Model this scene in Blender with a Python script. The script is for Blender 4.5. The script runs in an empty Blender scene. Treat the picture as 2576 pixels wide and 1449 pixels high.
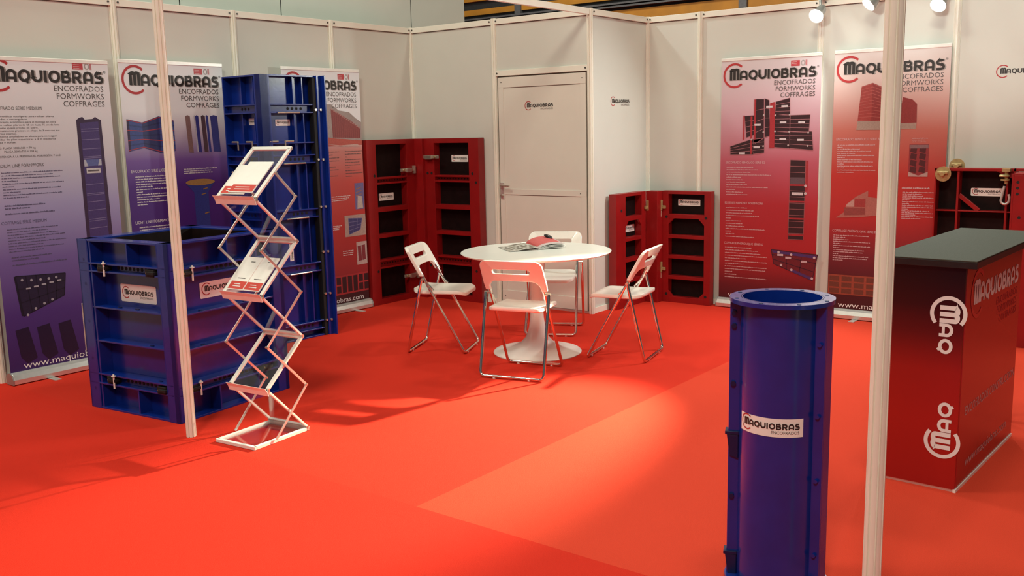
import bpy, bmesh, math, random
from mathutils import Vector, Matrix, Euler
random.seed(7)
SC = bpy.context.scene
COL = SC.collection
R = math.radians
PI = math.pi

# ------------------------------------------------------------------ camera
cam_d = bpy.data.cameras.new('camera')
cam = bpy.data.objects.new('camera', cam_d)
COL.objects.link(cam)
cam.location = (6.40825, -6.80229, 1.56645)
cam.rotation_euler = (1.407607, 0.0214466, 0.655427)
cam_d.sensor_fit = 'HORIZONTAL'
cam_d.sensor_width = 36.0
cam_d.lens = 36.0 * 2421.96 / 2576.0
cam_d.clip_start = 0.05
SC.camera = cam

# ------------------------------------------------------------------ world, lights, exposure
world = bpy.data.worlds.new('hall_ambient')
SC.world = world
world.use_nodes = True
bg = world.node_tree.nodes['Background']
bg.inputs['Color'].default_value = (0.86, 1.0, 0.93, 1)
bg.inputs['Strength'].default_value = 0.11
SC.view_settings.view_transform = 'Standard'
SC.view_settings.look = 'None'
SC.view_settings.exposure = 0.0
SC.view_settings.gamma = 1.0
SC.view_settings.use_curve_mapping = False


def area_lamp(name, loc, target, size, power, col):
    d = bpy.data.lights.new(name, 'AREA')
    d.shape = 'DISK'
    d.size = size
    d.energy = power
    d.color = col
    o = bpy.data.objects.new(name, d)
    COL.objects.link(o)
    o.location = loc
    o.rotation_euler = (Vector(target) - Vector(loc)).to_track_quat('-Z', 'Y').to_euler()
    return o


def spot_lamp(name, loc, target, power, col, angle=70, blend=0.6, rad=0.05):
    d = bpy.data.lights.new(name, 'SPOT')
    d.energy = power
    d.color = col
    d.spot_size = R(angle)
    d.spot_blend = blend
    d.shadow_soft_size = rad
    o = bpy.data.objects.new(name, d)
    COL.objects.link(o)
    o.location = loc
    o.rotation_euler = (Vector(target) - Vector(loc)).to_track_quat('-Z', 'Y').to_euler()
    return o


WARM = (1.0, 0.965, 0.77)
COOL = (0.93, 1.0, 0.92)
# high-bay hall lamps read from cast shadows, then added fill lamps
area_lamp('hall_light', (5.9, -3.7, 7.8), (5.3, -3.4, 0.0), 1.0, 105, WARM)
area_lamp('hall_light', (5.2, 1.4, 7.8), (4.8, 0.9, 0.0), 0.9, 125, WARM)
area_lamp('hall_light', (0.7, -6.0, 7.8), (0.9, -5.4, 0.0), 1.6, 240, WARM)  # added unseen fill for the carpet and the door wall
area_lamp('hall_light', (7.2, -10.5, 7.8), (4.5, -5.0, 0.0), 1.8, 440, WARM)  # added fill behind the camera, for surfaces facing it
area_lamp('hall_light', (-1.0, 2.0, 7.8), (-1.0, 6.0, 4.0), 0.8, 300, WARM)  # added fill, aimed only at the wood-clad hall wall
area_lamp('hall_light', (-2.6, -1.5, 7.8), (-1.6, -1.5, 3.0), 0.8, 330, COOL)  # added fill to brighten the neighbouring stand's wall
# unseen spots added without fixtures to brighten the rear wall
spot_lamp('wall_fill_spot', (4.2, -3.9, 2.62), (3.92, 0.94, 2.30), 260, COOL, 17, 1.0, 0.04)
spot_lamp('wall_fill_spot', (5.3, -3.9, 2.62), (4.78, 0.94, 2.22), 300, COOL, 20, 1.0, 0.04)

# ------------------------------------------------------------------ materials


def lin(c):
    return tuple(((x / 12.92) if x <= 0.04045 else ((x + 0.055) / 1.055) ** 2.4) for x in c)


def hexc(h):
    return lin(tuple(int(h[i:i + 2], 16) / 255 for i in (0, 2, 4)))


MATS = {}


def mat(name, col, rough=0.5, metal=0.0, noise=0.0, nscale=30.0, bump=0.0, bscale=200.0, spec=0.5, trans=0.0, coat=0.0, emit=None):
    m = bpy.data.materials.new(name)
    m.use_nodes = True
    nt = m.node_tree
    b = nt.nodes['Principled BSDF']
    b.inputs['Base Color'].default_value = (*col, 1)
    b.inputs['Roughness'].default_value = rough
    b.inputs['Metallic'].default_value = metal
    b.inputs['Specular IOR Level'].default_value = spec
    b.inputs['Transmission Weight'].default_value = trans
    b.inputs['Coat Weight'].default_value = coat
    if emit:
        b.inputs['Emission Color'].default_value = (*emit[0], 1)
        b.inputs['Emission Strength'].default_value = emit[1]
    tc = nt.nodes.new('ShaderNodeTexCoord')
    if noise > 0:
        n = nt.nodes.new('ShaderNodeTexNoise')
        n.inputs['Scale'].default_value = nscale
        n.inputs['Detail'].default_value = 4
        nt.links.new(tc.outputs['Object'], n.inputs['Vector'])
        r = nt.nodes.new('ShaderNodeValToRGB')
        r.color_ramp.elements[0].position = 0.3
        r.color_ramp.elements[1].position = 0.7
        r.color_ramp.elements[0].color = (*[max(0, c * (1 - noise)) for c in col], 1)
        r.color_ramp.elements[1].color = (*[min(1, c * (1 + noise)) for c in col], 1)
        nt.links.new(n.outputs['Fac'], r.inputs['Fac'])
        nt.links.new(r.outputs['Color'], b.inputs['Base Color'])
    if bump > 0:
        n2 = nt.nodes.new('ShaderNodeTexNoise')
        n2.inputs['Scale'].default_value = bscale
        n2.inputs['Detail'].default_value = 3
        nt.links.new(tc.outputs['Object'], n2.inputs['Vector'])
        bp = nt.nodes.new('ShaderNodeBump')
        bp.inputs['Strength'].default_value = bump
        bp.inputs['Distance'].default_value = 0.01
        nt.links.new(n2.outputs['Fac'], bp.inputs['Height'])
        nt.links.new(bp.outputs['Normal'], b.inputs['Normal'])
    MATS[name] = m
    return m


mat('white_panel', (0.66, 0.665, 0.615), 0.55, noise=0.02, nscale=3, bump=0.03, bscale=60)
mat('white_alu', (0.87, 0.85, 0.76), 0.32, noise=0.02, nscale=12)
mat('door_white', (0.76, 0.72, 0.65), 0.5, noise=0.02, nscale=4)
mat('groove', (0.16, 0.13, 0.10), 0.7, noise=0.1)  # dark tone for door joints and for shade painted under the top rails
mat('screw', (0.12, 0.11, 0.10), 0.35, metal=0.8, noise=0.1)
mat('neighbour_white', (0.76, 0.84, 0.79), 0.6, noise=0.02, nscale=3)
mat('wood_cladding', hexc('a5701c'), 0.6, noise=0.15, nscale=4)
mat('dark_steel', (0.02, 0.02, 0.022), 0.5, noise=0.2)
mat('grey_rail', (0.13, 0.13, 0.14), 0.45, metal=0.4, noise=0.1)
mat('carpet_red', (0.70, 0.036, 0.018), 0.95, noise=0.10, nscale=420, bump=0.5, bscale=600, spec=0.1)
mat('carpet_light', (0.74, 0.062, 0.030), 0.95, noise=0.10, nscale=420, bump=0.5, bscale=600, spec=0.1)
mat('carpet_aisle', (0.69, 0.032, 0.016), 0.95, noise=0.10, nscale=420, bump=0.5, bscale=600, spec=0.1)
mat('blue_paint', (0.004, 0.024, 0.235), 0.24, noise=0.12, nscale=7, bump=0.03, bscale=25, coat=0.25)
mat('blue_dark', (0.002, 0.008, 0.060), 0.4, noise=0.1)
mat('red_paint', (0.275, 0.005, 0.006), 0.4, noise=0.10, nscale=9, bump=0.03, bscale=30)
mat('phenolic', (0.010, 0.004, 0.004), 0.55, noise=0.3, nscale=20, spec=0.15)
mat('rubber', (0.006, 0.006, 0.007), 0.7, noise=0.2)
mat('brass', (0.42, 0.31, 0.14), 0.5, metal=0.35, noise=0.15, nscale=40)
mat('zinc', (0.62, 0.58, 0.50), 0.3, metal=0.8, noise=0.1, nscale=40)
mat('chrome', (0.80, 0.77, 0.72), 0.10, metal=1.0, noise=0.03)
mat('alu', (0.72, 0.71, 0.68), 0.28, metal=0.65, noise=0.05)
mat('alu_bright', (0.88, 0.87, 0.83), 0.30, metal=0.08, noise=0.03)
mat('chair_white', (0.83, 0.80, 0.74), 0.22, noise=0.015)
mat('table_white', (0.84, 0.83, 0.78), 0.25, noise=0.015, nscale=8)
mat('paper', (0.93, 0.92, 0.89), 0.6, noise=0.02)
mat('paper_red', (0.62, 0.05, 0.035), 0.5, noise=0.05)
mat('sticker_white', (0.90, 0.87, 0.84), 0.4, noise=0.02)
mat('ink', (0.022, 0.016, 0.015), 0.5, noise=0.1)
mat('ink_grey', (0.10, 0.085, 0.085), 0.5, noise=0.1)
mat('ink_violet', (0.10, 0.085, 0.17), 0.5, noise=0.1)
mat('ink_white', (0.80, 0.78, 0.78), 0.5, noise=0.02)
mat('ink_pale', (0.60, 0.42, 0.44), 0.5, noise=0.02)
mat('ink_red', (0.45, 0.03, 0.035), 0.5, noise=0.05)
mat('ink_shadow', (0.30, 0.27, 0.26), 0.5, noise=0.05)
mat('counter_top', (0.062, 0.064, 0.050), 0.8, noise=0.25, nscale=250, bump=0.05, bscale=300, spec=0.2)
mat('counter_edge', (0.015, 0.012, 0.012), 0.4, noise=0.2)
mat('lamp_glass', (1, 1, 1), 0.3, noise=0.0, emit=((1.0, 0.98, 0.90), 60.0))
mat('lamp_grey', (0.35, 0.35, 0.34), 0.35, metal=0.5, noise=0.05)
mat('black_plastic', (0.012, 0.010, 0.016), 0.25, noise=0.1)
mat('galvanised', (0.55, 0.55, 0.52), 0.4, metal=0.5, noise=0.12, nscale=50)


def clear_mat():
    m = bpy.data.materials.new('clear_acrylic')
    m.use_nodes = True
    nt = m.node_tree
    nt.nodes.clear()
    out = nt.nodes.new('ShaderNodeOutputMaterial')
    mix = nt.nodes.new('ShaderNodeMixShader')
    tr = nt.nodes.new('ShaderNodeBsdfTransparent')
    gl = nt.nodes.new('ShaderNodeBsdfGlossy')
    tr.inputs['Color'].default_value = (0.90, 0.91, 0.93, 1)
    gl.inputs['Roughness'].default_value = 0.06
    gl.inputs['Color'].default_value = (0.9, 0.9, 0.9, 1)
    fr = nt.nodes.new('ShaderNodeLayerWeight')
    fr.inputs['Blend'].default_value = 0.5
    pw = nt.nodes.new('ShaderNodeMath')
    pw.operation = 'POWER'
    pw.inputs[1].default_value = 4.0
    ma = nt.nodes.new('ShaderNodeMath')
    ma.operation = 'MULTIPLY_ADD'
    ma.inputs[1].default_value = 0.5
    ma.inputs[2].default_value = 0.025
    nt.links.new(fr.outputs['Facing'], pw.inputs[0])
    nt.links.new(pw.outputs[0], ma.inputs[0])
    nt.links.new(ma.outputs[0], mix.inputs[0])
    nt.links.new(tr.outputs[0], mix.inputs[1])
    nt.links.new(gl.outputs[0], mix.inputs[2])
    nt.links.new(mix.outputs[0], out.inputs[0])
    MATS['clear'] = m


clear_mat()


def print_mat():
    m = bpy.data.materials.new('printed_picture')
    m.use_nodes = True
    nt = m.node_tree
    b = nt.nodes['Principled BSDF']
    b.inputs['Roughness'].default_value = 0.45
    a = nt.nodes.new('ShaderNodeVertexColor')
    a.layer_name = 'Col'
    n = nt.nodes.new('ShaderNodeTexNoise')
    n.inputs['Scale'].default_value = 90
    mx = nt.nodes.new('ShaderNodeMixRGB')
    mx.blend_type = 'OVERLAY'
    mx.inputs[0].default_value = 0.25
    tc = nt.nodes.new('ShaderNodeTexCoord')
    nt.links.new(tc.outputs['Object'], n.inputs['Vector'])
    nt.links.new(a.outputs['Color'], mx.inputs[1])
    nt.links.new(n.outputs['Fac'], mx.inputs[2])
    nt.links.new(mx.outputs[0], b.inputs['Base Color'])
    MATS['print'] = m


print_mat()


def ramp_mat(name, stops, rough=0.45, height=2.1):
    """print with a vertical colour gradient; stops: (z in metres, linear colour)"""
    m = bpy.data.materials.new(name)
    m.use_nodes = True
    nt = m.node_tree
    b = nt.nodes['Principled BSDF']
    b.inputs['Roughness'].default_value = rough
    tc = nt.nodes.new('ShaderNodeTexCoord')
    sp = nt.nodes.new('ShaderNodeSeparateXYZ')
    nt.links.new(tc.outputs['Object'], sp.inputs[0])
    dv = nt.nodes.new('ShaderNodeMath')
    dv.operation = 'DIVIDE'
    dv.inputs[1].default_value = height
    nt.links.new(sp.outputs['Z'], dv.inputs[0])
    rp = nt.nodes.new('ShaderNodeValToRGB')
    cr = rp.color_ramp
    cr.interpolation = 'EASE' if len(stops) < 3 else 'LINEAR'
    stops = sorted(stops)
    cr.elements[0].position = stops[0][0] / height
    cr.elements[0].color = (*stops[0][1], 1)
    cr.elements[1].position = stops[-1][0] / height
    cr.elements[1].color = (*stops[-1][1], 1)
    for z, c in stops[1:-1]:
        e = cr.elements.new(z / height)
        e.color = (*c, 1)
    nt.links.new(dv.outputs[0], rp.inputs['Fac'])
    nt.links.new(rp.outputs['Color'], b.inputs['Base Color'])
    MATS[name] = m


W1 = (0.80, 0.82, 0.87)
ramp_mat('print_medium', [(0.05, (0.035, 0.012, 0.105)), (0.45, (0.075, 0.030, 0.20)), (0.80, (0.17, 0.11, 0.34)), (1.15, (0.36, 0.32, 0.55)), (1.50, (0.62, 0.59, 0.65)), (2.1, W1)])
ramp_mat('print_light', [(0.05, (0.050, 0.010, 0.16)), (0.9, (0.055, 0.012, 0.18)), (1.22, (0.07, 0.016, 0.21)), (1.40, (0.17, 0.085, 0.34)), (1.60, (0.52, 0.46, 0.58)), (1.75, W1), (2.1, W1)])
ramp_mat('print_wall', [(0.05, (0.035, 0.008, 0.012)), (0.16, (0.05, 0.010, 0.014)), (0.30, (0.30, 0.02, 0.025)), (0.75, (0.46, 0.028, 0.024)), (1.15, (0.55, 0.075, 0.062)), (1.42, (0.60, 0.23, 0.20)), (1.62, W1), (2.1, W1)])
ramp_mat('print_b2', [(0.05, (0.045, 0.006, 0.010)), (0.20, (0.12, 0.008, 0.014)), (0.45, (0.36, 0.014, 0.018)), (0.90, (0.40, 0.020, 0.030)), (1.25, (0.44, 0.085, 0.125)), (1.55, (0.54, 0.28, 0.34)), (2.1, (0.66, 0.59, 0.62))])
ramp_mat('print_bp', [(0.05, (0.045, 0.006, 0.010)), (0.30, (0.06, 0.008, 0.014)), (0.52, (0.16, 0.014, 0.022)), (0.85, (0.42, 0.020, 0.020)), (1.15, (0.44, 0.028, 0.022)), (1.50, (0.48, 0.14, 0.11)), (1.85, (0.62, 0.45, 0.42)), (2.1, (0.68, 0.62, 0.61))])
ramp_mat('counter_print', [(0.0, (0.36, 0.012, 0.010)), (0.30, (0.40, 0.014, 0.010)), (0.52, (0.34, 0.014, 0.010)), (0.68, (0.115, 0.007, 0.007)), (0.80, (0.032, 0.004, 0.005)), (0.92, (0.012, 0.003, 0.004))], height=1.0, rough=0.3)
ramp_mat('counter_front_print', [(0.0, (0.36, 0.012, 0.014)), (0.5, (0.42, 0.015, 0.022)), (0.75, (0.36, 0.014, 0.022)), (1.0, (0.10, 0.006, 0.010))], height=1.0, rough=0.18)

# ------------------------------------------------------------------ mesh helpers


class MB:
    """collects geometry; fr maps local (a,b,c) to object space"""

    def __init__(s, fr=None):
        s.v = []
        s.f = []
        s.c = []
        s.fr = fr or (lambda a, b, c: (a, b, c))

    def add(s, vs, fs, col=None):
        n = len(s.v)
        s.v += [s.fr(*p) for p in vs]
        s.f += [tuple(i + n for i in f) for f in fs]
        s.c += [col] * len(fs)
        return s

    def box(s, a0, a1, b0, b1, c0, c1):
        vs = [(a, b, c) for c in (c0, c1) for b in (b0, b1) for a in (a0, a1)]
        return s.add(vs, [(0, 2, 3, 1), (4, 5, 7, 6), (0, 1, 5, 4), (2, 6, 7, 3), (0, 4, 6, 2), (1, 3, 7, 5)])

    def bar(s, p0, p1, w, h, up=(0, 0, 1)):
        """rectangular bar from p0 to p1, w across, h along up"""
        p0 = Vector(p0)
        p1 = Vector(p1)
        d = (p1 - p0).normalized()
        x = d.cross(Vector(up)).normalized()
        y = x.cross(d).normalized()
        vs = []
        for p in (p0, p1):
            for i, j in ((-1, -1), (1, -1), (1, 1), (-1, 1)):
                vs.append(tuple(p + x * (i * w / 2) + y * (j * h / 2)))
        return s.add(vs, [(0, 3, 2, 1), (4, 5, 6, 7), (0, 1, 5, 4), (1, 2, 6, 5), (2, 3, 7, 6), (3, 0, 4, 7)])

    def tube(s, path, r, n=10, close=False, r_list=None):
        path = [Vector(p) for p in path]
        m = len(path)
        rings = []
        prev = None
        for i, p in enumerate(path):
            if close:
                d = path[(i + 1) % m] - path[i - 1]
            elif i == 0:
                d = path[1] - p
            elif i == m - 1:
                d = p - path[i - 1]
            else:
                d = (path[i + 1] - p).normalized() + (p - path[i - 1]).normalized()
            d.normalize()
            if prev is None:
                a = Vector((0, 0, 1)) if abs(d.z) < 0.9 else Vector((1, 0, 0))
                x = d.cross(a).normalized()
            else:
                x = (prev - d * prev.dot(d)).normalized()
            y = d.cross(x)
            prev = x
            rr = r_list[i] if r_list else r
            rings.append([tuple(p + (x * math.cos(2 * PI * k / n) + y * math.sin(2 * PI * k / n)) * rr) for k in range(n)])
        vs = [q for rg in rings for q in rg]
        fs = []
        for i in range(m if close else m - 1):
            j = (i + 1) % m
            for k in range(n):
                fs.append((i * n + k, i * n + (k + 1) % n, j * n + (k + 1) % n, j * n + k))
        if not close:
            fs.append(tuple(range(n))[::-1])
            fs.append(tuple((m - 1) * n + k for k in range(n)))
        return s.add(vs, fs)

    def cyl(s, p0, p1, r, n=12, r1=None):
        return s.tube([p0, p1], r, n, r_list=[r, r if r1 is None else r1])

    def lathe(s, prof, n=48, cx=0, cy=0, closed=False):
        vs = []
        for r, z in prof:
            for k in range(n):
                a = 2 * PI * k / n
                vs.append((cx + r * math.cos(a), cy + r * math.sin(a), z))
        fs = []
        m = len(prof)
        for i in range(m if closed else m - 1):
            j = (i + 1) % m
            for k in range(n):
                fs.append((i * n + k, i * n + (k + 1) % n, j * n + (k + 1) % n, j * n + k))
        if not closed:
            if prof[0][0] > 1e-6:
                fs.append(tuple(range(n))[::-1])
            if prof[-1][0] > 1e-6:
                fs.append(tuple((m - 1) * n + k for k in range(n)))
        return s.add(vs, fs)

    def prism(s, poly, h0, h1, m=lambda u, v, h: (u, v, h)):
        n = len(poly)
        vs = [m(u, v, h0) for u, v in poly] + [m(u, v, h1) for u, v in poly]
        fs = [tuple(range(n))[::-1], tuple(range(n, 2 * n))]
        fs += [(i, (i + 1) % n, n + (i + 1) % n, n + i) for i in range(n)]
        return s.add(vs, fs)

    def poly(s, pts, d, col=None):
        """flat polygon on the (a,c) plane at depth d"""
        return s.add([(u, d, v) for u, v in pts], [tuple(range(len(pts)))], col)

    def ribbon(s, pts, w, d, closed=False, col=None):
        P = [Vector((x, y)) for x, y in pts]
        n = len(P)
        L = []
        for i in range(n):
            if closed:
                d0 = (P[i] - P[i - 1]).normalized()
                d1 = (P[(i + 1) % n] - P[i]).normalized()
            else:
                d0 = (P[i] - P[i - 1]).normalized() if i > 0 else (P[1] - P[0]).normalized()
                d1 = (P[i + 1] - P[i]).normalized() if i < n - 1 else d0
            t = (d0 + d1)
            t = t.normalized() if t.length > 1e-6 else d0
            nn = Vector((-t.y, t.x))
            k = max(0.5, nn.dot(Vector((-d0.y, d0.x))))
            L.append((P[i] + nn * (w / 2 / k), P[i] - nn * (w / 2 / k)))
        vs = [(q.x, d, q.y) for a, b in L for q in (a, b)]
        fs = []
        for i in range(n if closed else n - 1):
            j = (i + 1) % n
            fs.append((2 * i, 2 * i + 1, 2 * j + 1, 2 * j))
        return s.add(vs, fs, col)

    def mesh(s, name, smooth=False, colors=False):
        me = bpy.data.meshes.new(name)
        me.from_pydata(s.v, [], s.f)
        bm = bmesh.new()
        bm.from_mesh(me)
        if not colors:
            bmesh.ops.recalc_face_normals(bm, faces=bm.faces)
        bm.to_mesh(me)
        bm.free()
        if smooth:
            for p in me.polygons:
                p.use_smooth = True
            me.set_sharp_from_angle(angle=R(40))
        if colors:
            at = me.color_attributes.new('Col', 'FLOAT_COLOR', 'CORNER')
            for p in me.polygons:
                c = s.c[p.index] or (1, 1, 1)
                for li in p.loop_indices:
                    at.data[li].color = (*c, 1)
        return me

    def build(s, name, m, parent=None, smooth=False, bevel=0, colors=False):
        return link(name, s.mesh(name, smooth, colors), m, parent, bevel)


def link(name, me, m, parent=None, bevel=0):
    if m and not me.materials:
        me.materials.append(MATS[m])
    o = bpy.data.objects.new(name, me)
    COL.objects.link(o)
    o.parent = parent
    if bevel:
        md = o.modifiers.new('bevel', 'BEVEL')
        md.width = bevel
        md.segments = 2
        md.limit_method = 'ANGLE'
        md.angle_limit = R(50)
    return o


def put(name, me, parent, loc=(0, 0, 0), rot=(0, 0, 0), scale=(1, 1, 1)):
    o = bpy.data.objects.new(name, me)
    COL.objects.link(o)
    o.parent = parent
    o.location = loc
    o.rotation_euler = rot
    o.scale = scale
    return o


def empty(name, loc=(0, 0, 0), rz=0.0):
    o = bpy.data.objects.new(name, None)
    COL.objects.link(o)
    o.location = loc
    o.rotation_euler = (0, 0, rz)
    o.empty_display_size = 0.1
    return o


def tag(o, label, cat, group=None):
    o['label'] = label
    o['category'] = cat
    if group:
        o['group'] = group
    return o


def struct(o):
    o['kind'] = 'structure'
    return o


def copy_tree(o, parent=None):
    c = o.copy()
    COL.objects.link(c)
    c.parent = parent
    for ch in list(o.children):
        copy_tree(ch, c)
    return c


def arc(cx, cy, r, a0, a1, n=10, ry=None):
    ry = r if ry is None else ry
    return [(cx + r * math.cos(R(a0 + (a1 - a0) * i / n)), cy + ry * math.sin(R(a0 + (a1 - a0) * i / n))) for i in range(n + 1)]


def rrect(x0, x1, y0, y1, r, n=4):
    return arc(x1 - r, y1 - r, r, 0, 90, n) + arc(x0 + r, y1 - r, r, 90, 180, n) + arc(x0 + r, y0 + r, r, 180, 270, n) + arc(x1 - r, y0 + r, r, 270, 360, n)


# ---- lettering -------------------------------------------------------------
TXT = {}


def text2d(t):
    if t in TXT:
        return TXT[t]
    cu = bpy.data.curves.new('tmp', 'FONT')
    cu.body = t
    cu.size = 1.0
    cu.resolution_u = 2
    ob = bpy.data.objects.new('tmp', cu)
    COL.objects.link(ob)
    dg = bpy.context.evaluated_depsgraph_get()
    me = bpy.data.meshes.new_from_object(ob.evaluated_get(dg))
    vs = [(v.co.x, v.co.y) for v in me.vertices]
    fs = [tuple(p.vertices) for p in me.polygons]
    bpy.data.objects.remove(ob)
    bpy.data.curves.remove(cu)
    bpy.data.meshes.remove(me)
    x0 = min(v[0] for v in vs)
    x1 = max(v[0] for v in vs)
    TXT[t] = ([(x - x0, y) for x, y in vs], fs, x1 - x0)
    return TXT[t]


CAP = None


def put_text(mb, t, x, z, cap, d, width=None, align='L', col=None):
    """text with baseline z, capital height cap, optional fitted width"""
    global CAP
    if CAP is None:
        CAP = max(v[1] for v in text2d('H')[0])
    vs, fs, w = text2d(t)
    k = cap / CAP
    kx = (width / w) if width else k
    wd = w * kx
    ox = x if align == 'L' else (x - wd if align == 'R' else x - wd / 2)
    mb.add([(ox + a * kx, d, z + b * k) for a, b in vs], fs, col)


def words(mb, x, z, width, h, d, col=None, rnd=random):
    """one line of print too fine to read: word-length strokes"""
    a = x
    while a < x + width - 0.004:
        w = min(rnd.choice((0.008, 0.014, 0.02, 0.026, 0.034)), x + width - a)
        e = a
        while e < a + w:
            k = h * rnd.choice((0.75, 0.75, 0.8, 1.15))
            mb.add([(e, d, z), (e + 0.0027, d, z), (e + 0.0027, d, z + k), (e, d, z + k)], [(0, 1, 2, 3)], col)
            e += 0.0036
        a += w + 0.0050


def paragraph(mb, x, z0, z1, widths, h, d, col=None):
    n = len(widths)
    for i, w in enumerate(widths):
        z = z0 + (z1 - z0) * i / max(1, n - 1)
        words(mb, x, z, w, h, d, col)


# rounded block letters of the logo: strokes in a cell of height 1
TH = 0.20


def letter_strokes(ch):
    t = TH / 2
    if ch == 'M':
        r = 0.165
        a = [(0.14, 0), (0.14, 0.86)] + arc(0.14 + r, 0.86, r, 180, 0, 8, 0.12) + [(0.14 + 2 * r, 0)]
        b = [(0.14 + 2 * r, 0.86)] + arc(0.14 + 3 * r, 0.86, r, 180, 0, 8, 0.12) + [(0.14 + 4 * r, 0)]
        return [(a, 0.245, False), (b, 0.245, False)], 0.94
    if ch == 'A':
        return [([(t, 0), (t, 0.5)] + arc(0.37, 0.53, 0.27, 180, 0, 8, 0.30) + [(0.64, 0)], TH, False), ([(t, 0.28), (0.64, 0.28)], TH * 0.85, False)], 0.82
    if ch == 'Q':
        return [(arc(0.42, 0.47, 0.32, 0, 360, 20, 0.37)[:-1], TH, True), ([(0.46, 0.22), (0.64, -0.06)], TH * 0.9, False)], 0.90
    if ch == 'U':
        return [([(t, 0.92), (t, 0.38)] + arc(0.38, 0.38, 0.28, 180, 360, 8, 0.28) + [(0.66, 0.92)], TH, False)], 0.84
    if ch == 'I':
        return [([(t, 0), (t, 0.92)], TH, False)], 0.30
    if ch == 'O':
        return [(arc(0.42, 0.46, 0.32, 0, 360, 20, 0.37)[:-1], TH, True)], 0.90
    if ch == 'B':
        return [([(t, 0), (t, 0.92)], TH, False), ([(t, 0.83), (0.36, 0.83)] + arc(0.36, 0.655, 0.175, 90, -90, 6) + [(t, 0.48)], TH * 0.9, False), ([(t, 0.48), (0.40, 0.48)] + arc(0.40, 0.285, 0.195, 90, -90, 6) + [(t, 0.09)], TH * 0.9, False)], 0.78
    if ch == 'R':
        return [([(t, 0), (t, 0.92)], TH, False), ([(t, 0.83), (0.38, 0.83)] + arc(0.38, 0.61, 0.20, 90, -90, 6) + [(t, 0.41)], TH * 0.9, False), ([(0.34, 0.41), (0.60, 0.0)], TH, False)], 0.78
    if ch == 'S':
        return [([(0.56, 0.83), (0.30, 0.83)] + arc(0.30, 0.65, 0.18, 90, 270, 6) + [(0.40, 0.47)] + arc(0.40, 0.28, 0.19, 90, -90, 6) + [(0.06, 0.09)], TH * 0.95, False)], 0.66
    return [], 0.4


def logo_word(mb, word, x, z, h, d, width=None, col=None, rot=None):
    """rounded letters from x, baseline z, height h"""
    tot = sum(letter_strokes(c)[1] for c in word) - 0.06
    k = (width / tot) if width else h
    a = 0.0
    n_st = 0
    for i, c in enumerate(word):
        st, adv = letter_strokes(c)
        hh = h * (1.0 if c == 'M' else 0.96)
        for pts, w, cl in st:
            q = [(x + (a + px) * k, z + py * hh) for px, py in pts]
            n_st += 1
            mb.ribbon(q, w * (k + hh) / 2, d + 0.00009 * (n_st % 3), cl, col)
        a += adv
    return a * k


def full_logo(mring, mtext, x, z, w, d, sub=None, msub=None):
    """ring + MAQUIOBRAS fitted in width w, lower left corner of the letters at (x,z)"""
    h = 0.105 * w
    logo_word(mtext, 'MAQUIOBRAS', x + 0.065 * w, z, h, d, width=0.90 * w)
    cx, cz = x + 0.118 * w, z + 0.045 * w
    mring.ribbon(arc(cx, cz, 0.118 * w, 48, 312, 28), 0.020 * w, d - 0.0002)
    if sub:
        put_text(msub, sub, x + 0.965 * w, z - 0.070 * w, 0.045 * w, d, width=0.42 * w, align='R')


def make_sticker(parent, fr, s0, s1, z0, z1, rounded=0.006):
    """white logo sticker on face frame fr (s, d outward, z)"""
    w = s1 - s0
    h = z1 - z0
    pl = MB(fr)
    pl.prism(rrect(s0, s1, z0, z1, rounded), 0.0006, 0.0026, lambda u, v, q: (u, q, v))
    st = pl.build('sticker', 'sticker_white', parent)
    ring = MB(fr)
    tx = MB(fr)
    sb = MB(fr)
    full_logo(ring, tx, s0 + 0.05 * w, z0 + 0.42 * h, 0.90 * w, 0.0034, 'ENCOFRADOS', sb)
    ring.build('logo_ring', 'ink_red', st)
    tx.build('logo_lettering', 'ink', st)
    sb.build('small_lettering', 'ink_grey', st)
    return st


# ------------------------------------------------------------------ setting: floor
DEP = 0.94          # y of the right-hand rear wall
floor = struct(empty('floor'))
m = MB().box(-6, 3.70, -4.0, 8, -0.03, 0.0)
m.build('carpet_strip', 'carpet_red', floor)
m = MB().box(3.70, 9, -4.0, 8, -0.03, 0.0)
m.build('carpet_strip', 'carpet_light', floor)
m = MB().box(-6, 9, -12, -4.0, -0.03, 0.0)
m.build('carpet_strip', 'carpet_aisle', floor)

# ------------------------------------------------------------------ setting: shell walls
HB, HT = 2.473, 2.521


def post_mesh(h, r=0.026):
    """fluted octagonal stand profile"""
    pts = []
    for k in range(8):
        for da, rr in ((-17, r), (-8, r), (-5.5, r * 0.74), (5.5, r * 0.74), (8, r), (17, r)):
            a = R(k * 45 + 22.5 + da)
            pts.append((rr * math.cos(a), rr * math.sin(a)))
    return MB().prism(pts, 0, h).mesh('post')


POST = post_mesh(HT + 0.004)
POST.materials.append(MATS['white_alu'])
SCREW = MB().cyl((0, 0, 0), (0, -0.006, 0), 0.007, 10).mesh('screw')
SCREW.materials.append(MATS['screw'])


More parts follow.
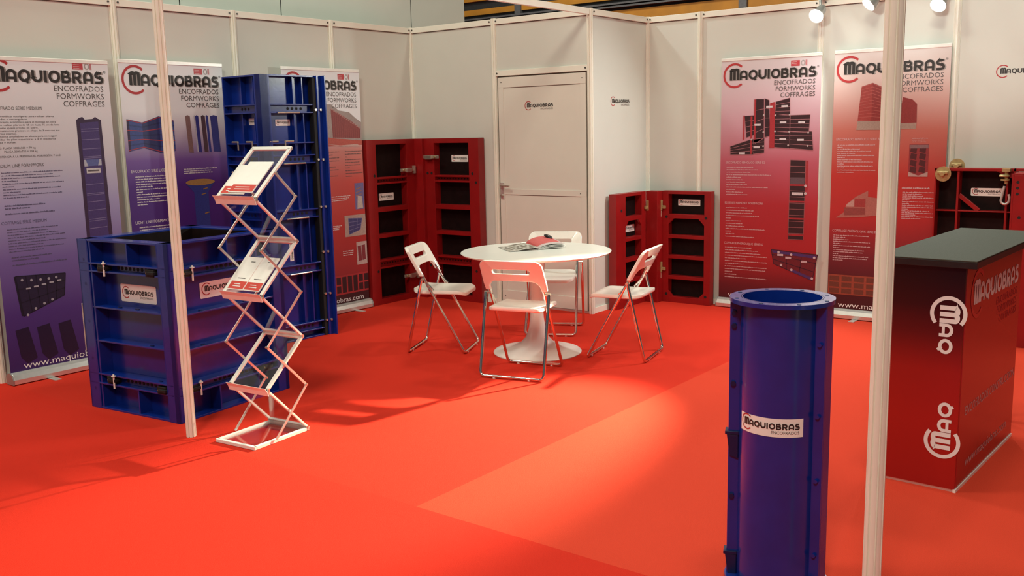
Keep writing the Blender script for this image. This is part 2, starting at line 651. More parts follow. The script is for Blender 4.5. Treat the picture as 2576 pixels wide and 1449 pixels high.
def shell_wall(name, o, rz, cuts, posts, zlow=0.0, door=None):
    """modular wall; local x along the wall, front faces local -y"""
    w = struct(empty(name, o, rz))
    for i in range(len(cuts) - 1):
        a, b = cuts[i] + 0.018, cuts[i + 1] - 0.018
        if door == i:
            continue
        MB().box(a, b, 0.0, 0.008, 0.05, HB - 0.006).build('panel', 'white_panel', w)
        MB().box(a, b, -0.014, 0.016, 0.0, 0.048).build('bottom_rail', 'white_alu', w)
        MB().box(a, b, 0.004, 0.010, HB - 0.007, HB + 0.002).build('gap_shade', 'groove', w)  # dark strip painting in the shade below the top rail
        MB().box(a, b, -0.016, 0.016, HB, HT).build('top_rail', 'white_alu', w, bevel=0.002)
        for x in (a + 0.018, b - 0.018):
            put('screw', SCREW, w, (x, -0.016, HB + 0.026))
    for x in posts:
        put('post', POST, w, (x, 0, 0))
    return w


wall_left = shell_wall('wall_left', (0, 0, 0), R(90), [-4, -3, -2, -1, 0], [-4, -3, -2, -1, 0])
wall_back = shell_wall('wall_back', (0, 0, 0), 0, [0, 1, 2], [1, 2], door=1)
wall_side = shell_wall('wall_side', (2, 0, 0), R(90), [0, DEP], [])
# the side wall faces +x: local -y of a wall turned by 90 deg is +x
wall_right = shell_wall('wall_right', (0, DEP, 0), 0, [2.0, 2.52, 3.57, 4.58, 5.59], [2.0, 2.52, 3.57, 4.58, 5.59])

# door unit in the back wall (bay 1..2)
MB().box(1.018, 1.982, 0.0, 0.008, 2.075, HB - 0.006).build('panel', 'white_panel', wall_back)
MB().box(1.018, 1.982, 0.004, 0.010, HB - 0.007, HB + 0.002).build('gap_shade', 'groove', wall_back)  # same painted shade strip over the door bay
MB().box(1.018, 1.982, -0.016, 0.016, HB, HT).build('top_rail', 'white_alu', wall_back, bevel=0.002)
MB().box(1.020, 1.980, -0.016, 0.016, 2.030, 2.078).build('transom_rail', 'white_alu', wall_back, bevel=0.002)
for x in (1.036, 1.964):
    put('screw', SCREW, wall_back, (x, -0.016, 2.054))
    put('screw', SCREW, wall_back, (x, -0.016, HB + 0.026))
door = struct(empty('door_1', (1.0, 0, 0)))
MB().box(0.030, 0.968, 0.004, 0.02, 2.016, 2.034).build('head_gap', 'groove', door)
MB().box(0.030, 0.038, 0.0, 0.02, 0.0, 2.03).build('hinge_gap', 'groove', door)
MB().box(0.962, 0.968, 0.0, 0.02, 0.0, 2.03).build('latch_gap', 'groove', door)
MB().box(0.04, 0.96, -0.004, 0.016, 0.02, 2.018).build('door_leaf', 'door_white', door)
fm = [(0.04, 0.96, 1.930, 2.018), (0.04, 0.96, 0.995, 1.045), (0.04, 0.96, 0.02, 0.13)]
for a, b, c, d in fm:
    MB().box(a, b, -0.010, -0.003, c, d).build('leaf_rail', 'door_white', door, bevel=0.0015)
for a, b in ((0.04, 0.095), (0.905, 0.96)):
    MB().box(a, b, -0.009, -0.003, 0.13, 1.93).build('leaf_stile', 'door_white', door, bevel=0.0015)
MB().box(0.10, 0.90, -0.0045, -0.0038, 1.924, 1.929).build('panel_joint', 'groove', door)
MB().box(0.15, 0.85, -0.0045, -0.0038, 0.990, 0.9945).build('panel_joint', 'groove', door)
MB().box(0.02, 0.98, -0.012, 0.016, 0.0, 0.018).build('threshold', 'alu', door)
hm = MB()
hm.tube([(0.065, -0.008, 1.075), (0.065, -0.045, 1.075), (0.075, -0.055, 1.075), (0.175, -0.055, 1.075)], 0.008, 10)
hm.build('handle', 'zinc', door, smooth=True)
MB().box(0.047, 0.085, -0.015, -0.009, 0.955, 1.10).build('lock_plate', 'alu', door, bevel=0.002)
MB().cyl((0.066, -0.028, 0.985), (0.066, -0.012, 0.985), 0.011, 12).build('lock_cylinder', 'zinc', door, smooth=True)
for x, z in ((0.075, 1.975), (0.925, 1.975), (0.90, 1.02), (0.925, 0.075), (0.075, 0.075)):
    put('screw', SCREW, door, (x, -0.0085, z), scale=(0.6, 0.6, 0.6))


def wall_logo(parent, fr, s0, z0, w):
    ring, tx, sb = MB(fr), MB(fr), MB(fr)
    full_logo(ring, tx, s0, z0, w, 0.0012, 'ENCOFRADOS', sb)
    r = tx.build('logo_decal', 'ink', parent)
    ring.build('logo_ring', 'ink_red', r)
    sb.build('small_lettering', 'ink_grey', r)


wall_logo(door, lambda s, d, z: (s, -0.0042 - d, z), 0.33, 1.752, 0.305)
# children of a wall turned by 90 degrees: local x runs along world +y, local -y faces world +x
wall_logo(wall_side, lambda s, d, z: (s, -d, z), 0.315, 1.772, 0.315)
wall_logo(wall_right, lambda s, d, z: (s, -d, z), 4.86, 1.885, 0.36)

# tall white wall of the neighbouring stand, behind the left wall
nb = struct(empty('wall_neighbour', (-0.30, 0, 0)))
ys = [-6.0, -3.25, -2.253, -1.267, 0.34, 1.153]
for i in range(len(ys) - 1):
    MB().box(-0.03, 0.0, ys[i] + 0.006, ys[i + 1] - 0.006, 0, 5.0).build('panel', 'neighbour_white', nb)
    if i:
        MB().box(-0.025, -0.004, ys[i] - 0.006, ys[i] + 0.006, 0, 5.0).build('panel_joint', 'dark_steel', nb)

# hall side wall far behind: wood cladding between dark rails
hw = struct(empty('wall_hall', (0, 6, 0)))
MB().box(-14, 14, 0.05, 0.08, 0, 9).build('backing', 'dark_steel', hw)
xs = [-14, -7.5, -3.25, 0.62, 4.9, 9.2, 14]
for za, zb in ((2.2, 3.29), (3.455, 3.545), (3.68, 4.35), (4.45, 5.6)):
    for i in range(len(xs) - 1):
        MB().box(xs[i] + 0.06, xs[i + 1] - 0.06, 0.0, 0.05, za, zb).build('cladding_board', 'wood_cladding', hw)
for x in xs[1:-1]:
    MB().box(x - 0.06, x + 0.06, -0.03, 0.05, 0, 9).build('mullion', 'grey_rail', hw)
for z in (3.33, 3.375):
    MB().box(-14, 14, -0.06, 0.05, z, z + 0.025).build('conduit_rail', 'grey_rail', hw)

# free posts and overhead beams of the shell scheme
o = tag(put('stand_post', POST, None, (2.045, -3.968, 0)), 'white fluted post standing free beside the blue square formwork', 'post')
o.rotation_euler = (R(-0.6), R(-0.75), R(9))
POST2 = post_mesh(HT + 0.004, 0.027)
POST2.materials.append(MATS['white_alu'])
o = tag(put('stand_post', POST2, None, (5.585, -4.0, 0)), 'white fluted post in front of the reception counter', 'post')
o.rotation_euler = (0, 0, R(10))
o = MB().box(-0.016, 0.016, -3.93, -0.03, HB, HT).build('overhead_beam', 'white_alu', None, bevel=0.002)
o.location = (2.0, 0, 0)
tag(o, 'white overhead beam running forward from the cabin corner', 'beam')
o = MB().box(2.07, 5.56, -0.016, 0.016, HB, HT).build('overhead_beam', 'white_alu', None, bevel=0.002)
o.location = (0, -4.0, 0)
tag(o, 'white overhead beam joining the two free posts', 'beam')

# ------------------------------------------------------------------ spotlights over the right wall
HEAD = [(0.0, 0.14), (0.022, 0.138), (0.036, 0.11), (0.042, 0.06), (0.058, 0.0), (0.056, -0.004), (0.050, 0.0)]


def spotlight(loc, root, target, label, power, ang=100, col=COOL):
    t = tag(empty('spotlight', root), label, 'spotlight', 'spotlights on the right-hand wall')
    L = Vector(loc) - Vector(root)
    d = (Vector(target) - Vector(loc)).normalized()
    MB().box(-0.03, 0.03, -0.05, 0.02, -0.005, 0.03).build('clamp', 'lamp_grey', t, bevel=0.003)
    MB().tube([(0, -0.02, 0.02), (0, -0.06, 0.10), (L.x * 0.6, L.y * 0.6, L.z + 0.12), tuple(L - d * 0.10)], 0.010, 10).build('arm', 'lamp_grey', t, smooth=True)
    h = MB().lathe(HEAD, 24).build('lamp_head', 'lamp_grey', t, smooth=True)
    h.location = L
    h.rotation_euler = d.to_track_quat('-Z', 'Y').to_euler()
    g = MB().lathe([(0.0, -0.014), (0.030, -0.011), (0.050, 0.001), (0.048, 0.006), (0.0, 0.006)], 24).build('lamp_lens', 'lamp_glass', h, smooth=True)
    spot_lamp('spotlight_beam', Vector(loc) + d * 0.03, target, power, col, ang, 0.7, 0.05)
    return t


spotlight((3.615, 0.70, 2.378), (3.60, DEP, HT + 0.002), (3.25, -3.25, 0.0), 'leftmost glowing spotlight, above the gap between the two right-hand banners', 3600, 29, (1.0, 0.88, 0.58))
spotlight((4.01, 0.70, 2.425), (4.20, DEP, HT + 0.002), (2.5, -1.0, 0.3), 'middle spotlight, just left of the front post', 115, 125)
spotlight((4.501, 0.70, 2.377), (4.62, DEP, HT + 0.002), (4.0, -2.2, 0.0), 'rightmost spotlight, right of the front post', 75, 140)

# ------------------------------------------------------------------ roll-up banners
BW = 0.86


def quad(p, a0, a1, c0, c1, d, col):
    p.poly([(a0, c0), (a1, c0), (a1, c1), (a0, c1)], d, col)


def lerp(a, b, t):
    return (a[0] + (b[0] - a[0]) * t, a[1] + (b[1] - a[1]) * t)


def banner(loc, rz, label, sheet_mat, z_top=2.085, www_x=0.09, flag=True):
    """local x along the banner, front faces local -y"""
    t = tag(empty('roll_up_banner', loc, rz), label, 'banner', 'roll-up banners along the walls')
    prof = [(-0.045, 0.0), (0.040, 0.0), (0.045, 0.03), (0.030, 0.062), (0.010, 0.074), (-0.010, 0.074), (-0.034, 0.060), (-0.047, 0.03)]
    cs = MB().prism([(y, z + 0.006) for y, z in prof], 0.0, BW, lambda u, v, h: (h, u, v)).build('cassette', 'alu', t, bevel=0.003)
    for x in (-0.008, BW):
        MB().prism([(y * 1.05, z * 1.03 + 0.005) for y, z in prof], x, x + 0.008, lambda u, v, h: (h, u, v)).build('end_cap', 'lamp_grey', cs)
    for x in (0.22, 0.64):
        MB().box(x, x + 0.045, -0.135, 0.02, 0.0, 0.005).build('foot', 'alu', cs, bevel=0.001)
    MB().box(0.0, BW, -0.006, 0.010, z_top - 0.004, z_top + 0.022).build('top_bar', 'alu_bright', t, bevel=0.003)
    MB().cyl((BW / 2, 0.03, 0.02), (BW / 2, 0.016, z_top), 0.007, 8).build('support_pole', 'alu', t)
    sh = MB().box(0.002, BW - 0.002, -0.0010, 0.0010, 0.06, z_top).build('print_sheet', sheet_mat, t)
    fr = lambda s, d, z: (s, -0.0014 - d, z)
    ring, tx, sb, sd = MB(fr), MB(fr), MB(fr), MB(fr)
    x0, zb = 0.075, 1.932
    logo_word(sd, 'MAQUIOBRAS', x0 + 0.010, zb - 0.002, 0.088, 0.0004, width=0.735)
    logo_word(tx, 'MAQUIOBRAS', x0, zb, 0.088, 0.0008, width=0.735)
    ring.ribbon(arc(0.121, 1.971, 0.094, 48, 312, 32), 0.017, 0.0012)
    put_text(tx, '®', 0.822, 2.002, 0.016, 0.0008)
    put_text(sb, 'ENCOFRADOS', 0.812, 1.879, 0.036, 0.0008, width=0.342, align='R')
    put_text(sb, 'FORMWORKS', 0.812, 1.829, 0.036, 0.0008, width=0.328, align='R')
    put_text(sb, 'COFFRAGES', 0.812, 1.780, 0.036, 0.0008, width=0.288, align='R')
    sd.build('logo_shadow_print', 'ink_shadow', sh)
    tx.build('logo_lettering', 'ink', sh)
    ring.build('logo_ring', 'ink_red', sh)
    sb.build('service_lettering', 'ink_grey', sh)
    if flag:
        p = MB(fr)
        rd, gy = (0.50, 0.045, 0.06), (0.36, 0.33, 0.33)
        quad(p, 0.607, 0.680, 2.022, 2.066, 0.0006, rd)
        for z in (2.052, 2.040, 2.029):
            quad(p, 0.613, 0.655, z, z + 0.003, 0.0010, (0.65, 0.45, 0.46))
        p.ribbon(arc(0.707, 2.044, 0.014, 0, 360, 16, 0.018)[:-1], 0.008, 0.0006, True, gy)
        quad(p, 0.727, 0.741, 2.024, 2.066, 0.0006, (0.50, 0.20, 0.22))
        p.build('certificate_mark', 'print', sh, colors=True)
    w = MB(fr)
    put_text(w, 'www.maquiobras.com', www_x, 0.092, 0.042, 0.0008, width=0.70)
    w.build('web_address', 'ink_white', sh)
    return t, sh, fr


def framed_panel(p, c0, c1, c2, c3, rows, cols, d, face, edge, w=0.006):
    """printed formwork panel: corners bl, br, tr, tl"""
    p.poly([c0, c1, c2, c3], d, face)
    for i in range(rows + 1):
        k = i / rows
        a, b = lerp(c0, c3, k), lerp(c1, c2, k)
        p.ribbon([a, b], w, d + 0.0003, False, edge)
    for i in range(cols + 1):
        k = i / cols
        a, b = lerp(c0, c1, k), lerp(c3, c2, k)
        p.ribbon([a, b], w, d + 0.0003, False, edge)


def para(sh, fr, x, z0, z1, widths, h, m, name='paragraph'):
    b = MB(fr)
    paragraph(b, x, z0, z1, widths, h, 0.0008)
    return b.build(name, m, sh)


def heading(sh, fr, t, x, z, cap, width, m):
    b = MB(fr)
    put_text(b, t, x, z, cap, 0.0008, width=width)
    return b.build('heading', m, sh)


# --- medium series (violet, nearest on the left wall)
tB1, sh, fr = banner((0.12, -4.0, 0), R(90), 'pale violet roll-up banner left of the square blue formwork', 'print_medium', 2.066)
D = 0.0008
heading(sh, fr, 'ENCOFRADO SERIE MEDIUM', 0.040, 1.757, 0.020, 0.334, 'ink_grey')
body = ['Placas metálicas autoligeras para realizar pilares', 'cuadrados o rectangulares.', 'Un concepto económico para el montaje en obra', 'Permite realizar pilares de 25 cm hasta 75 cm de lado', 'con piezas iguales y todas en acero.', 'Gran resistencia gracias a su chapa de 3 mm con sus', 'refuerzos internos.', 'Fácilmente ampliables en altura para conseguir', 'medidas de pilar superiores a 3 m mediante', 'bridas y cuñas.']
bw = [0.40, 0.23, 0.41, 0.43, 0.29, 0.43, 0.15, 0.41, 0.40, 0.14]
b = MB(fr)
for i, (l, w_) in enumerate(zip(body, bw)):
    put_text(b, l, 0.050, 1.712 - i * 0.0182, 0.0105, D, width=w_)
b.build('paragraph', 'ink_grey', sh)
heading(sh, fr, 'PESO: PLACA 3000x500 = 79 kg', 0.050, 1.512, 0.012, 0.26, 'ink_grey')
heading(sh, fr, 'PLACA 3000x750 = 104 kg', 0.110, 1.490, 0.012, 0.21, 'ink_grey')
heading(sh, fr, 'RESISTENCIA A LA PRESIÓN DEL HORMIGÓN: 7 t/m2', 0.050, 1.458, 0.012, 0.42, 'ink_grey')
heading(sh, fr, 'MEDIUM LINE FORMWORK', 0.045, 1.397, 0.020, 0.31, 'ink_grey')
para(sh, fr, 0.075, 1.360, 1.201, [0.40, 0.33, 0.38, 0.10, 0.40, 0.07, 0.38, 0.11, 0.38, 0.16], 0.0065, 'ink_violet')
para(sh, fr, 0.075, 1.150, 1.132, [0.26, 0.16], 0.009, 'ink_violet')
para(sh, fr, 0.075, 1.098, 1.098, [0.32], 0.009, 'ink_violet')
heading(sh, fr, 'COFFRAGE SÉRIE MEDIUM', 0.045, 1.036, 0.020, 0.29, 'ink_violet')
para(sh, fr, 0.075, 1.000, 0.857, [0.34, 0.26, 0.33, 0.38, 0.24, 0.38, 0.22, 0.36, 0.22], 0.0065, 'ink_violet')
para(sh, fr, 0.085, 0.818, 0.800, [0.26, 0.18], 0.009, 'ink_violet')
para(sh, fr, 0.085, 0.768, 0.768, [0.36], 0.009, 'ink_violet')
p = MB(fr)
VB, VD, VE = (0.055, 0.030, 0.15), (0.035, 0.012, 0.050), (0.20, 0.16, 0.32)
p.poly([(0.600, 1.690), (0.620, 1.705), (0.645, 1.712), (0.660, 1.694), (0.715, 1.698), (0.735, 1.712), (0.752, 1.700), (0.775, 1.690), (0.790, 0.66), (0.600, 0.66)], D, VD)
p.poly([(0.625, 1.672), (0.755, 1.680), (0.760, 0.67), (0.622, 0.67)], D + 0.0004, VB)
for z in (1.63, 1.615, 1.559, 1.498, 1.445, 1.435, 1.259, 1.197, 1.187, 1.141, 1.083, 1.023, 1.010, 0.961, 0.90, 0.84, 0.78, 0.72):
    p.ribbon([(0.628, z), (0.752, z + 0.004)], 0.004, D + 0.0008, False, VE)
p.poly([(0.628, 1.382), (0.752, 1.385), (0.752, 1.428), (0.628, 1.426)], D + 0.0010, (0.10, 0.12, 0.32))
p.poly([(0.628, 1.382), (0.655, 1.382), (0.640, 1.426), (0.628, 1.426)], D + 0.0012, (0.45, 0.45, 0.52))
p.poly([(0.725, 1.384), (0.752, 1.385), (0.752, 1.428), (0.738, 1.428)], D + 0.0012, (0.45, 0.45, 0.52))
quad(p, 0.640, 0.740, 1.334, 1.368, D + 0.0010, (0.60, 0.56, 0.58))
quad(p, 0.650, 0.730, 1.346, 1.357, D + 0.0013, (0.10, 0.08, 0.09))
p.build('product_picture', 'print', sh, colors=True)
p = MB(fr)
framed_panel(p, (0.125, 0.435), (0.405, 0.535), (0.425, 0.682), (0.095, 0.700), 3, 5, D, (0.020, 0.012, 0.040), (0.010, 0.006, 0.020))
p.poly([(0.085, 0.700), (0.095, 0.700), (0.125, 0.435), (0.110, 0.440)], D, (0.012, 0.008, 0.02))
for k, (x, z) in enumerate(((0.135, 0.672), (0.195, 0.664), (0.255, 0.660), (0.310, 0.660), (0.360, 0.662), (0.150, 0.440), (0.205, 0.475), (0.265, 0.500), (0.320, 0.518))):
    p.poly(arc(x, z, 0.009, 0, 330, 8), D + 0.0010, (0.36, 0.34, 0.40))
for k in range(5):
    x, z = 0.155 + k * 0.052, 0.607 + k * 0.007
    quad(p, x, x + 0.030, z, z + 0.010, D + 0.0012, (0.42, 0.40, 0.46))
p.build('product_picture', 'print', sh, colors=True)
p = MB(fr)
for x0 in (0.060, 0.200, 0.345):
    p = MB(fr)
    p.poly([(x0, 0.350), (x0 + 0.085, 0.362), (x0 + 0.125, 0.150), (x0 + 0.06, 0.120), (x0 + 0.02, 0.17)], D, (0.016, 0.006, 0.034))
    p.build('product_picture', 'print', sh, colors=True)

# --- light series (violet)
tB2, sh, fr = banner((0.06, -3.03, 0), R(90), 'white to deep violet roll-up banner behind the free post', 'print_light', 2.088)
heading(sh, fr, 'ENCOFRADO SERIE LIGERA', 0.034, 1.318, 0.020, 0.30, 'ink_white')
para(sh, fr, 0.062, 1.285, 1.085, [0.30, 0.28, 0.30, 0.33, 0.13, 0.30, 0.05, 0.30, 0.26, 0.18, 0.32, 0.08], 0.008, 'ink_white')
para(sh, fr, 0.460, 1.322, 1.292, [0.29, 0.24, 0.25], 0.008, 'ink_white')
heading(sh, fr, 'LIGHT LINE FORMWORK', 0.034, 0.952, 0.020, 0.30, 'ink_white')
para(sh, fr, 0.062, 0.922, 0.70, [0.30, 0.28, 0.30, 0.33, 0.13, 0.30, 0.25, 0.30, 0.26, 0.18, 0.32, 0.08], 0.008, 'ink_white')
p = MB(fr)
BL, BD, RE = (0.045, 0.070, 0.26), (0.025, 0.030, 0.13), (0.36, 0.035, 0.060)
segs = [((0.030, 1.696, 1.466), (0.048, 1.694, 1.472), (0.030, 0.015, 0.06)), ((0.048, 1.694, 1.472), (0.150, 1.672, 1.492), BL), ((0.150, 1.672, 1.492), (0.285, 1.716, 1.452), BD), ((0.285, 1.716, 1.452), (0.405, 1.686, 1.464), BL)]
for (xa, ta, ba), (xb, tb, bb), c in segs:
    p.poly([(xa, ba), (xb, bb), (xb, tb), (xa, ta)], D, c)
    for k in (0.04, 0.34, 0.66, 0.97):
        p.ribbon([(xa, ba + (ta - ba) * k), (xb, bb + (tb - bb) * k)], 0.006, D + 0.0005, False, RE)
    for k in (0.18, 0.50, 0.82):
        p.ribbon([(xa, ba + (ta - ba) * k), (xb, bb + (tb - bb) * k)], 0.010, D + 0.0004, False, (c[0] * 0.7, c[1] * 0.7, c[2] * 0.7))
p.build('product_picture', 'print', sh, colors=True)
p = MB(fr)
for xa, xb, c in ((0.505, 0.545, (0.22, 0.13, 0.13)), (0.578, 0.590, (0.45, 0.44, 0.52)), (0.590, 0.618, (0.035, 0.035, 0.22)), (0.640, 0.675, (0.08, 0.045, 0.065)), (0.682, 0.702, (0.035, 0.045, 0.26)), (0.722, 0.785, (0.030, 0.035, 0.20))):
    p = MB(fr)
    p.poly([(xa + 0.012, 1.45), (xb + 0.012, 1.446), (xb, 1.716), ((xa + xb) / 2, 1.724), (xa, 1.716)], D, c)
    p.build('product_picture', 'print', sh, colors=True)
p = MB(fr)
p.poly(arc(0.595, 1.224, 0.128, 0, 360, 24, 0.024)[:-1], D + 0.0006, (0.36, 0.20, 0.07))
p.poly([(0.470, 1.215), (0.720, 1.215), (0.660, 1.150), (0.660, 0.70), (0.535, 0.70), (0.535, 1.150)], D, (0.030, 0.040, 0.24))
for x, z in ((0.635, 1.170), (0.618, 1.130), (0.635, 0.985)):
    p.ribbon([(x - 0.02, z), (x + 0.02, z + 0.008)], 0.008, D + 0.0008, False, (0.30, 0.16, 0.05))
p.build('product_picture', 'print', sh, colors=True)

# --- wall series (red, behind the tall blue formwork)
tB3, sh, fr = banner((0.09, -1.63, 0), R(90), 'white to red roll-up banner behind the tall blue formwork', 'print_wall', 2.090)
p = MB(fr)
p.poly([(0.30, 1.75), (0.44, 1.812), (0.52, 1.810), (0.60, 1.76), (0.72, 1.745), (0.80, 1.69), (0.857, 1.66), (0.857, 1.50), (0.30, 1.48)], D, (0.34, 0.28, 0.27))
p.poly([(0.510, 1.772), (0.62, 1.725), (0.74, 1.670), (0.842, 1.600), (0.842, 1.520), (0.520, 1.530)], D + 0.0004, (0.26, 0.06, 0.06))
for k in range(14):
    x = 0.525 + k * 0.0235
    z = 1.772 - (x - 0.51) * 0.505
    p.poly([(x - 0.013, z), (x + 0.010, z - 0.006), (x + 0.004, z + 0.016)], D + 0.0006, (0.42, 0.20, 0.19))
    p.ribbon([(x, z), (x, 1.525)], 0.004, D + 0.0006, False, (0.18, 0.035, 0.04))
p.poly([(0.36, 1.49), (0.45, 1.535), (0.56, 1.520), (0.66, 1.515), (0.75, 1.505), (0.857, 1.500), (0.857, 1.462), (0.36, 1.455)], D + 0.0008, (0.46, 0.09, 0.07))
p.poly([(0.44, 1.478), (0.60, 1.462), (0.80, 1.470), (0.84, 1.445), (0.62, 1.450)], D + 0.0010, (0.55, 0.36, 0.33))
p.build('product_picture', 'print', sh, colors=True)
p = MB(fr)
quad(p, 0.743, 0.852, 0.896, 1.128, D, (0.15, 0.13, 0.30))
for z in (1.08, 1.05, 1.02):
    p.ribbon([(0.755, z - 0.006), (0.825, z + 0.010)], 0.008, D + 0.0004, False, (0.32, 0.16, 0.12))
p.poly([(0.765, 0.90), (0.835, 0.905), (0.825, 1.01), (0.775, 1.015)], D + 0.0004, (0.50, 0.42, 0.38))
p.build('product_picture', 'print', sh, colors=True)
p = MB(fr)
quad(p, 0.607, 0.857, 0.662, 0.850, D, (0.42, 0.30, 0.26))
framed_panel(p, (0.655, 0.680), (0.790, 0.715), (0.815, 0.815), (0.650, 0.825), 4, 3, D + 0.0004, (0.05, 0.045, 0.17), (0.20, 0.19, 0.34), 0.004)
p.build('product_picture', 'print', sh, colors=True)
p = MB(fr)
quad(p, 0.732, 0.858, 0.402, 0.606, D, (0.50, 0.36, 0.34))
framed_panel(p, (0.750, 0.430), (0.842, 0.440), (0.838, 0.580), (0.742, 0.570), 1, 2, D + 0.0004, (0.22, 0.03, 0.04), (0.50, 0.42, 0.40), 0.005)
p.build('product_picture', 'print', sh, colors=True)
p = MB(fr)
quad(p, 0.40, 0.857, 0.160, 0.330, D, (0.40, 0.03, 0.035))
for k in range(7):
    x = 0.412 + k * 0.066
    for z0_, z1_ in (((0.175, 0.238), (0.252, 0.315)) if k in (0, 5, 6, 1) else ((0.175, 0.315),)):
        quad(p, x, x + 0.050, z0_, z1_, D + 0.0005, (0.035, 0.008, 0.012))
p.build('product_picture', 'print', sh, colors=True)
para(sh, fr, 0.448, 1.405, 1.20, [0.14, 0.06, 0.13, 0.13, 0.02, 0.09, 0.12, 0.02, 0.10], 0.007, 'ink_grey')
para(sh, fr, 0.648, 1.405, 1.19, [0.20, 0.19, 0.03, 0.19, 0.17, 0.18, 0.05, 0.18, 0.20, 0.08], 0.007, 'ink_grey')
para(sh, fr, 0.470, 1.020, 0.985, [0.22, 0.20, 0.18], 0.007, 'ink_white')
para(sh, fr, 0.470, 0.765, 0.735, [0.10, 0.08, 0.07], 0.007, 'ink_white')
para(sh, fr, 0.570, 0.535, 0.500, [0.13, 0.12, 0.11], 0.007, 'ink_white')

# --- handset series (pink to red, right wall)
tB4, sh, fr = banner((2.745, 0.885, 0), 0, 'pink to dark red roll-up banner with a stepped red formwork picture', 'print_b2', 2.095)
p = MB(fr)
DK, RM, EL = (0.030, 0.008, 0.012), (0.34, 0.022, 0.030), (0.36, 0.14, 0.16)
blk = [((0.395, 1.455), (0.445, 1.470), (0.430, 1.760), (0.390, 1.775)), ((0.300, 1.40), (0.390, 1.45), (0.385, 1.770), (0.315, 1.772)), ((0.480, 1.640), (0.610, 1.632), (0.606, 1.772), (0.488, 1.745)), ((0.480, 1.505), (0.610, 1.495), (0.608, 1.640), (0.480, 1.638)), ((0.480, 1.375), (0.612, 1.365), (0.610, 1.500), (0.480, 1.505)), ((0.612, 1.500), (0.770, 1.492), (0.778, 1.634), (0.612, 1.632)), ((0.612, 1.366), (0.810, 1.350), (0.795, 1.500), (0.612, 1.502)), ((0.235, 1.455), (0.310, 1.480), (0.310, 1.640), (0.215, 1.636)), ((0.300, 1.320), (0.395, 1.330), (0.395, 1.450), (0.270, 1.440)), ((0.092, 1.315), (0.300, 1.316), (0.270, 1.440), (0.090, 1.385))]
for q in blk:
    framed_panel(p, *q, 4, 1, D, DK, EL, 0.0035)
p.poly([(0.438, 1.370), (0.482, 1.370), (0.482, 1.745), (0.438, 1.735)], D + 0.0006, RM)
for q in ((0.300, 0.316, 1.44, 1.77), (0.205, 0.218, 1.44, 1.640), (0.270, 0.286, 1.32, 1.63)):
    quad(p, *q, D + 0.0007, RM)
for x, z in ((0.405, 1.705), (0.535, 1.705), (0.525, 1.575), (0.680, 1.572), (0.525, 1.440), (0.675, 1.432), (0.305, 1.560), (0.300, 1.375), (0.170, 1.325)):
    quad(p, x, x + 0.055, z - 0.007, z + 0.009, D + 0.0012, (0.58, 0.50, 0.52))
for x, z in ((0.385, 1.64), (0.385, 1.50), (0.385, 1.385), (0.485, 1.635), (0.607, 1.637), (0.607, 1.500), (0.485, 1.505), (0.600, 1.39), (0.765, 1.49), (0.762, 1.385), (0.280, 1.44)):
    p.poly(arc(x, z, 0.008, 0, 315, 7), D + 0.0014, (0.45, 0.36, 0.36))
p.build('product_picture', 'print', sh, colors=True)
p = MB(fr)
framed_panel(p, (0.618, 0.618), (0.748, 0.620), (0.752, 1.268), (0.622, 1.272), 13, 1, D, DK, (0.30, 0.10, 0.11), 0.004)
quad(p, 0.748, 0.772, 1.03, 1.266, D + 0.0002, RM)
quad(p, 0.640, 0.735, 0.985, 1.008, D + 0.0010, (0.60, 0.50, 0.52))
quad(p, 0.626, 0.745, 1.075, 1.130, D + 0.0007, (0.10, 0.06, 0.075))
for z in (1.060, 0.925, 0.785, 0.650):
    quad(p, 0.622, 0.750, z, z + 0.014, D + 0.0008, RM)
for z in (1.062, 1.000):
    p.poly(arc(0.755, z, 0.012, 0, 315, 7), D + 0.0014, (0.55, 0.42, 0.44))
p.build('product_picture', 'print', sh, colors=True)
p = MB(fr)
framed_panel(p, (0.500, 0.405), (0.832, 0.288), (0.872, 0.503), (0.474, 0.525), 3, 3, D, (0.13, 0.012, 0.020), (0.035, 0.010, 0.025), 0.006)
p.poly([(0.490, 0.500), (0.860, 0.470), (0.866, 0.495), (0.480, 0.520)], D + 0.0008, (0.060, 0.028, 0.14))
p.poly([(0.640, 0.355), (0.835, 0.288), (0.838, 0.310), (0.645, 0.375)], D + 0.0008, (0.060, 0.028, 0.14))
for x, z in ((0.540, 0.507), (0.650, 0.492), (0.845, 0.478), (0.655, 0.365), (0.830, 0.305), (0.565, 0.40)):
    p.poly(arc(x, z, 0.011, 0, 315, 7), D + 0.0014, (0.55, 0.48, 0.50))
for x, z in ((0.530, 0.475), (0.600, 0.455), (0.735, 0.430)):
    quad(p, x, x + 0.050, z, z + 0.018, D + 0.0012, (0.50, 0.38, 0.42))
p.build('product_picture', 'print', sh, colors=True)
heading(sh, fr, 'ENCOFRADO FENÓLICO SERIE B2', 0.052, 1.240, 0.018, 0.350, 'ink_pale')
para(sh, fr, 0.060, 1.205, 0.975, [0.24, 0.28, 0.22, 0.40, 0.13, 0.15, 0.17, 0.19, 0.37, 0.08, 0.15, 0.20], 0.007, 'ink_pale')
heading(sh, fr, 'B2 SERIES HANDSET FORMWORK', 0.049, 0.898, 0.018, 0.347, 'ink_pale')
para(sh, fr, 0.058, 0.862, 0.614, [0.20, 0.25, 0.24, 0.30, 0.05, 0.14, 0.15, 0.17, 0.36, 0.05, 0.08, 0.26], 0.007, 'ink_pale')
heading(sh, fr, 'COFFRAGE PHÉNOLIQUE SÉRIE B2', 0.047, 0.552, 0.018, 0.356, 'ink_pale')
para(sh, fr, 0.056, 0.520, 0.262, [0.24, 0.30, 0.32, 0.38, 0.19, 0.39, 0.17, 0.38, 0.37, 0.07, 0.11, 0.38], 0.007, 'ink_pale')

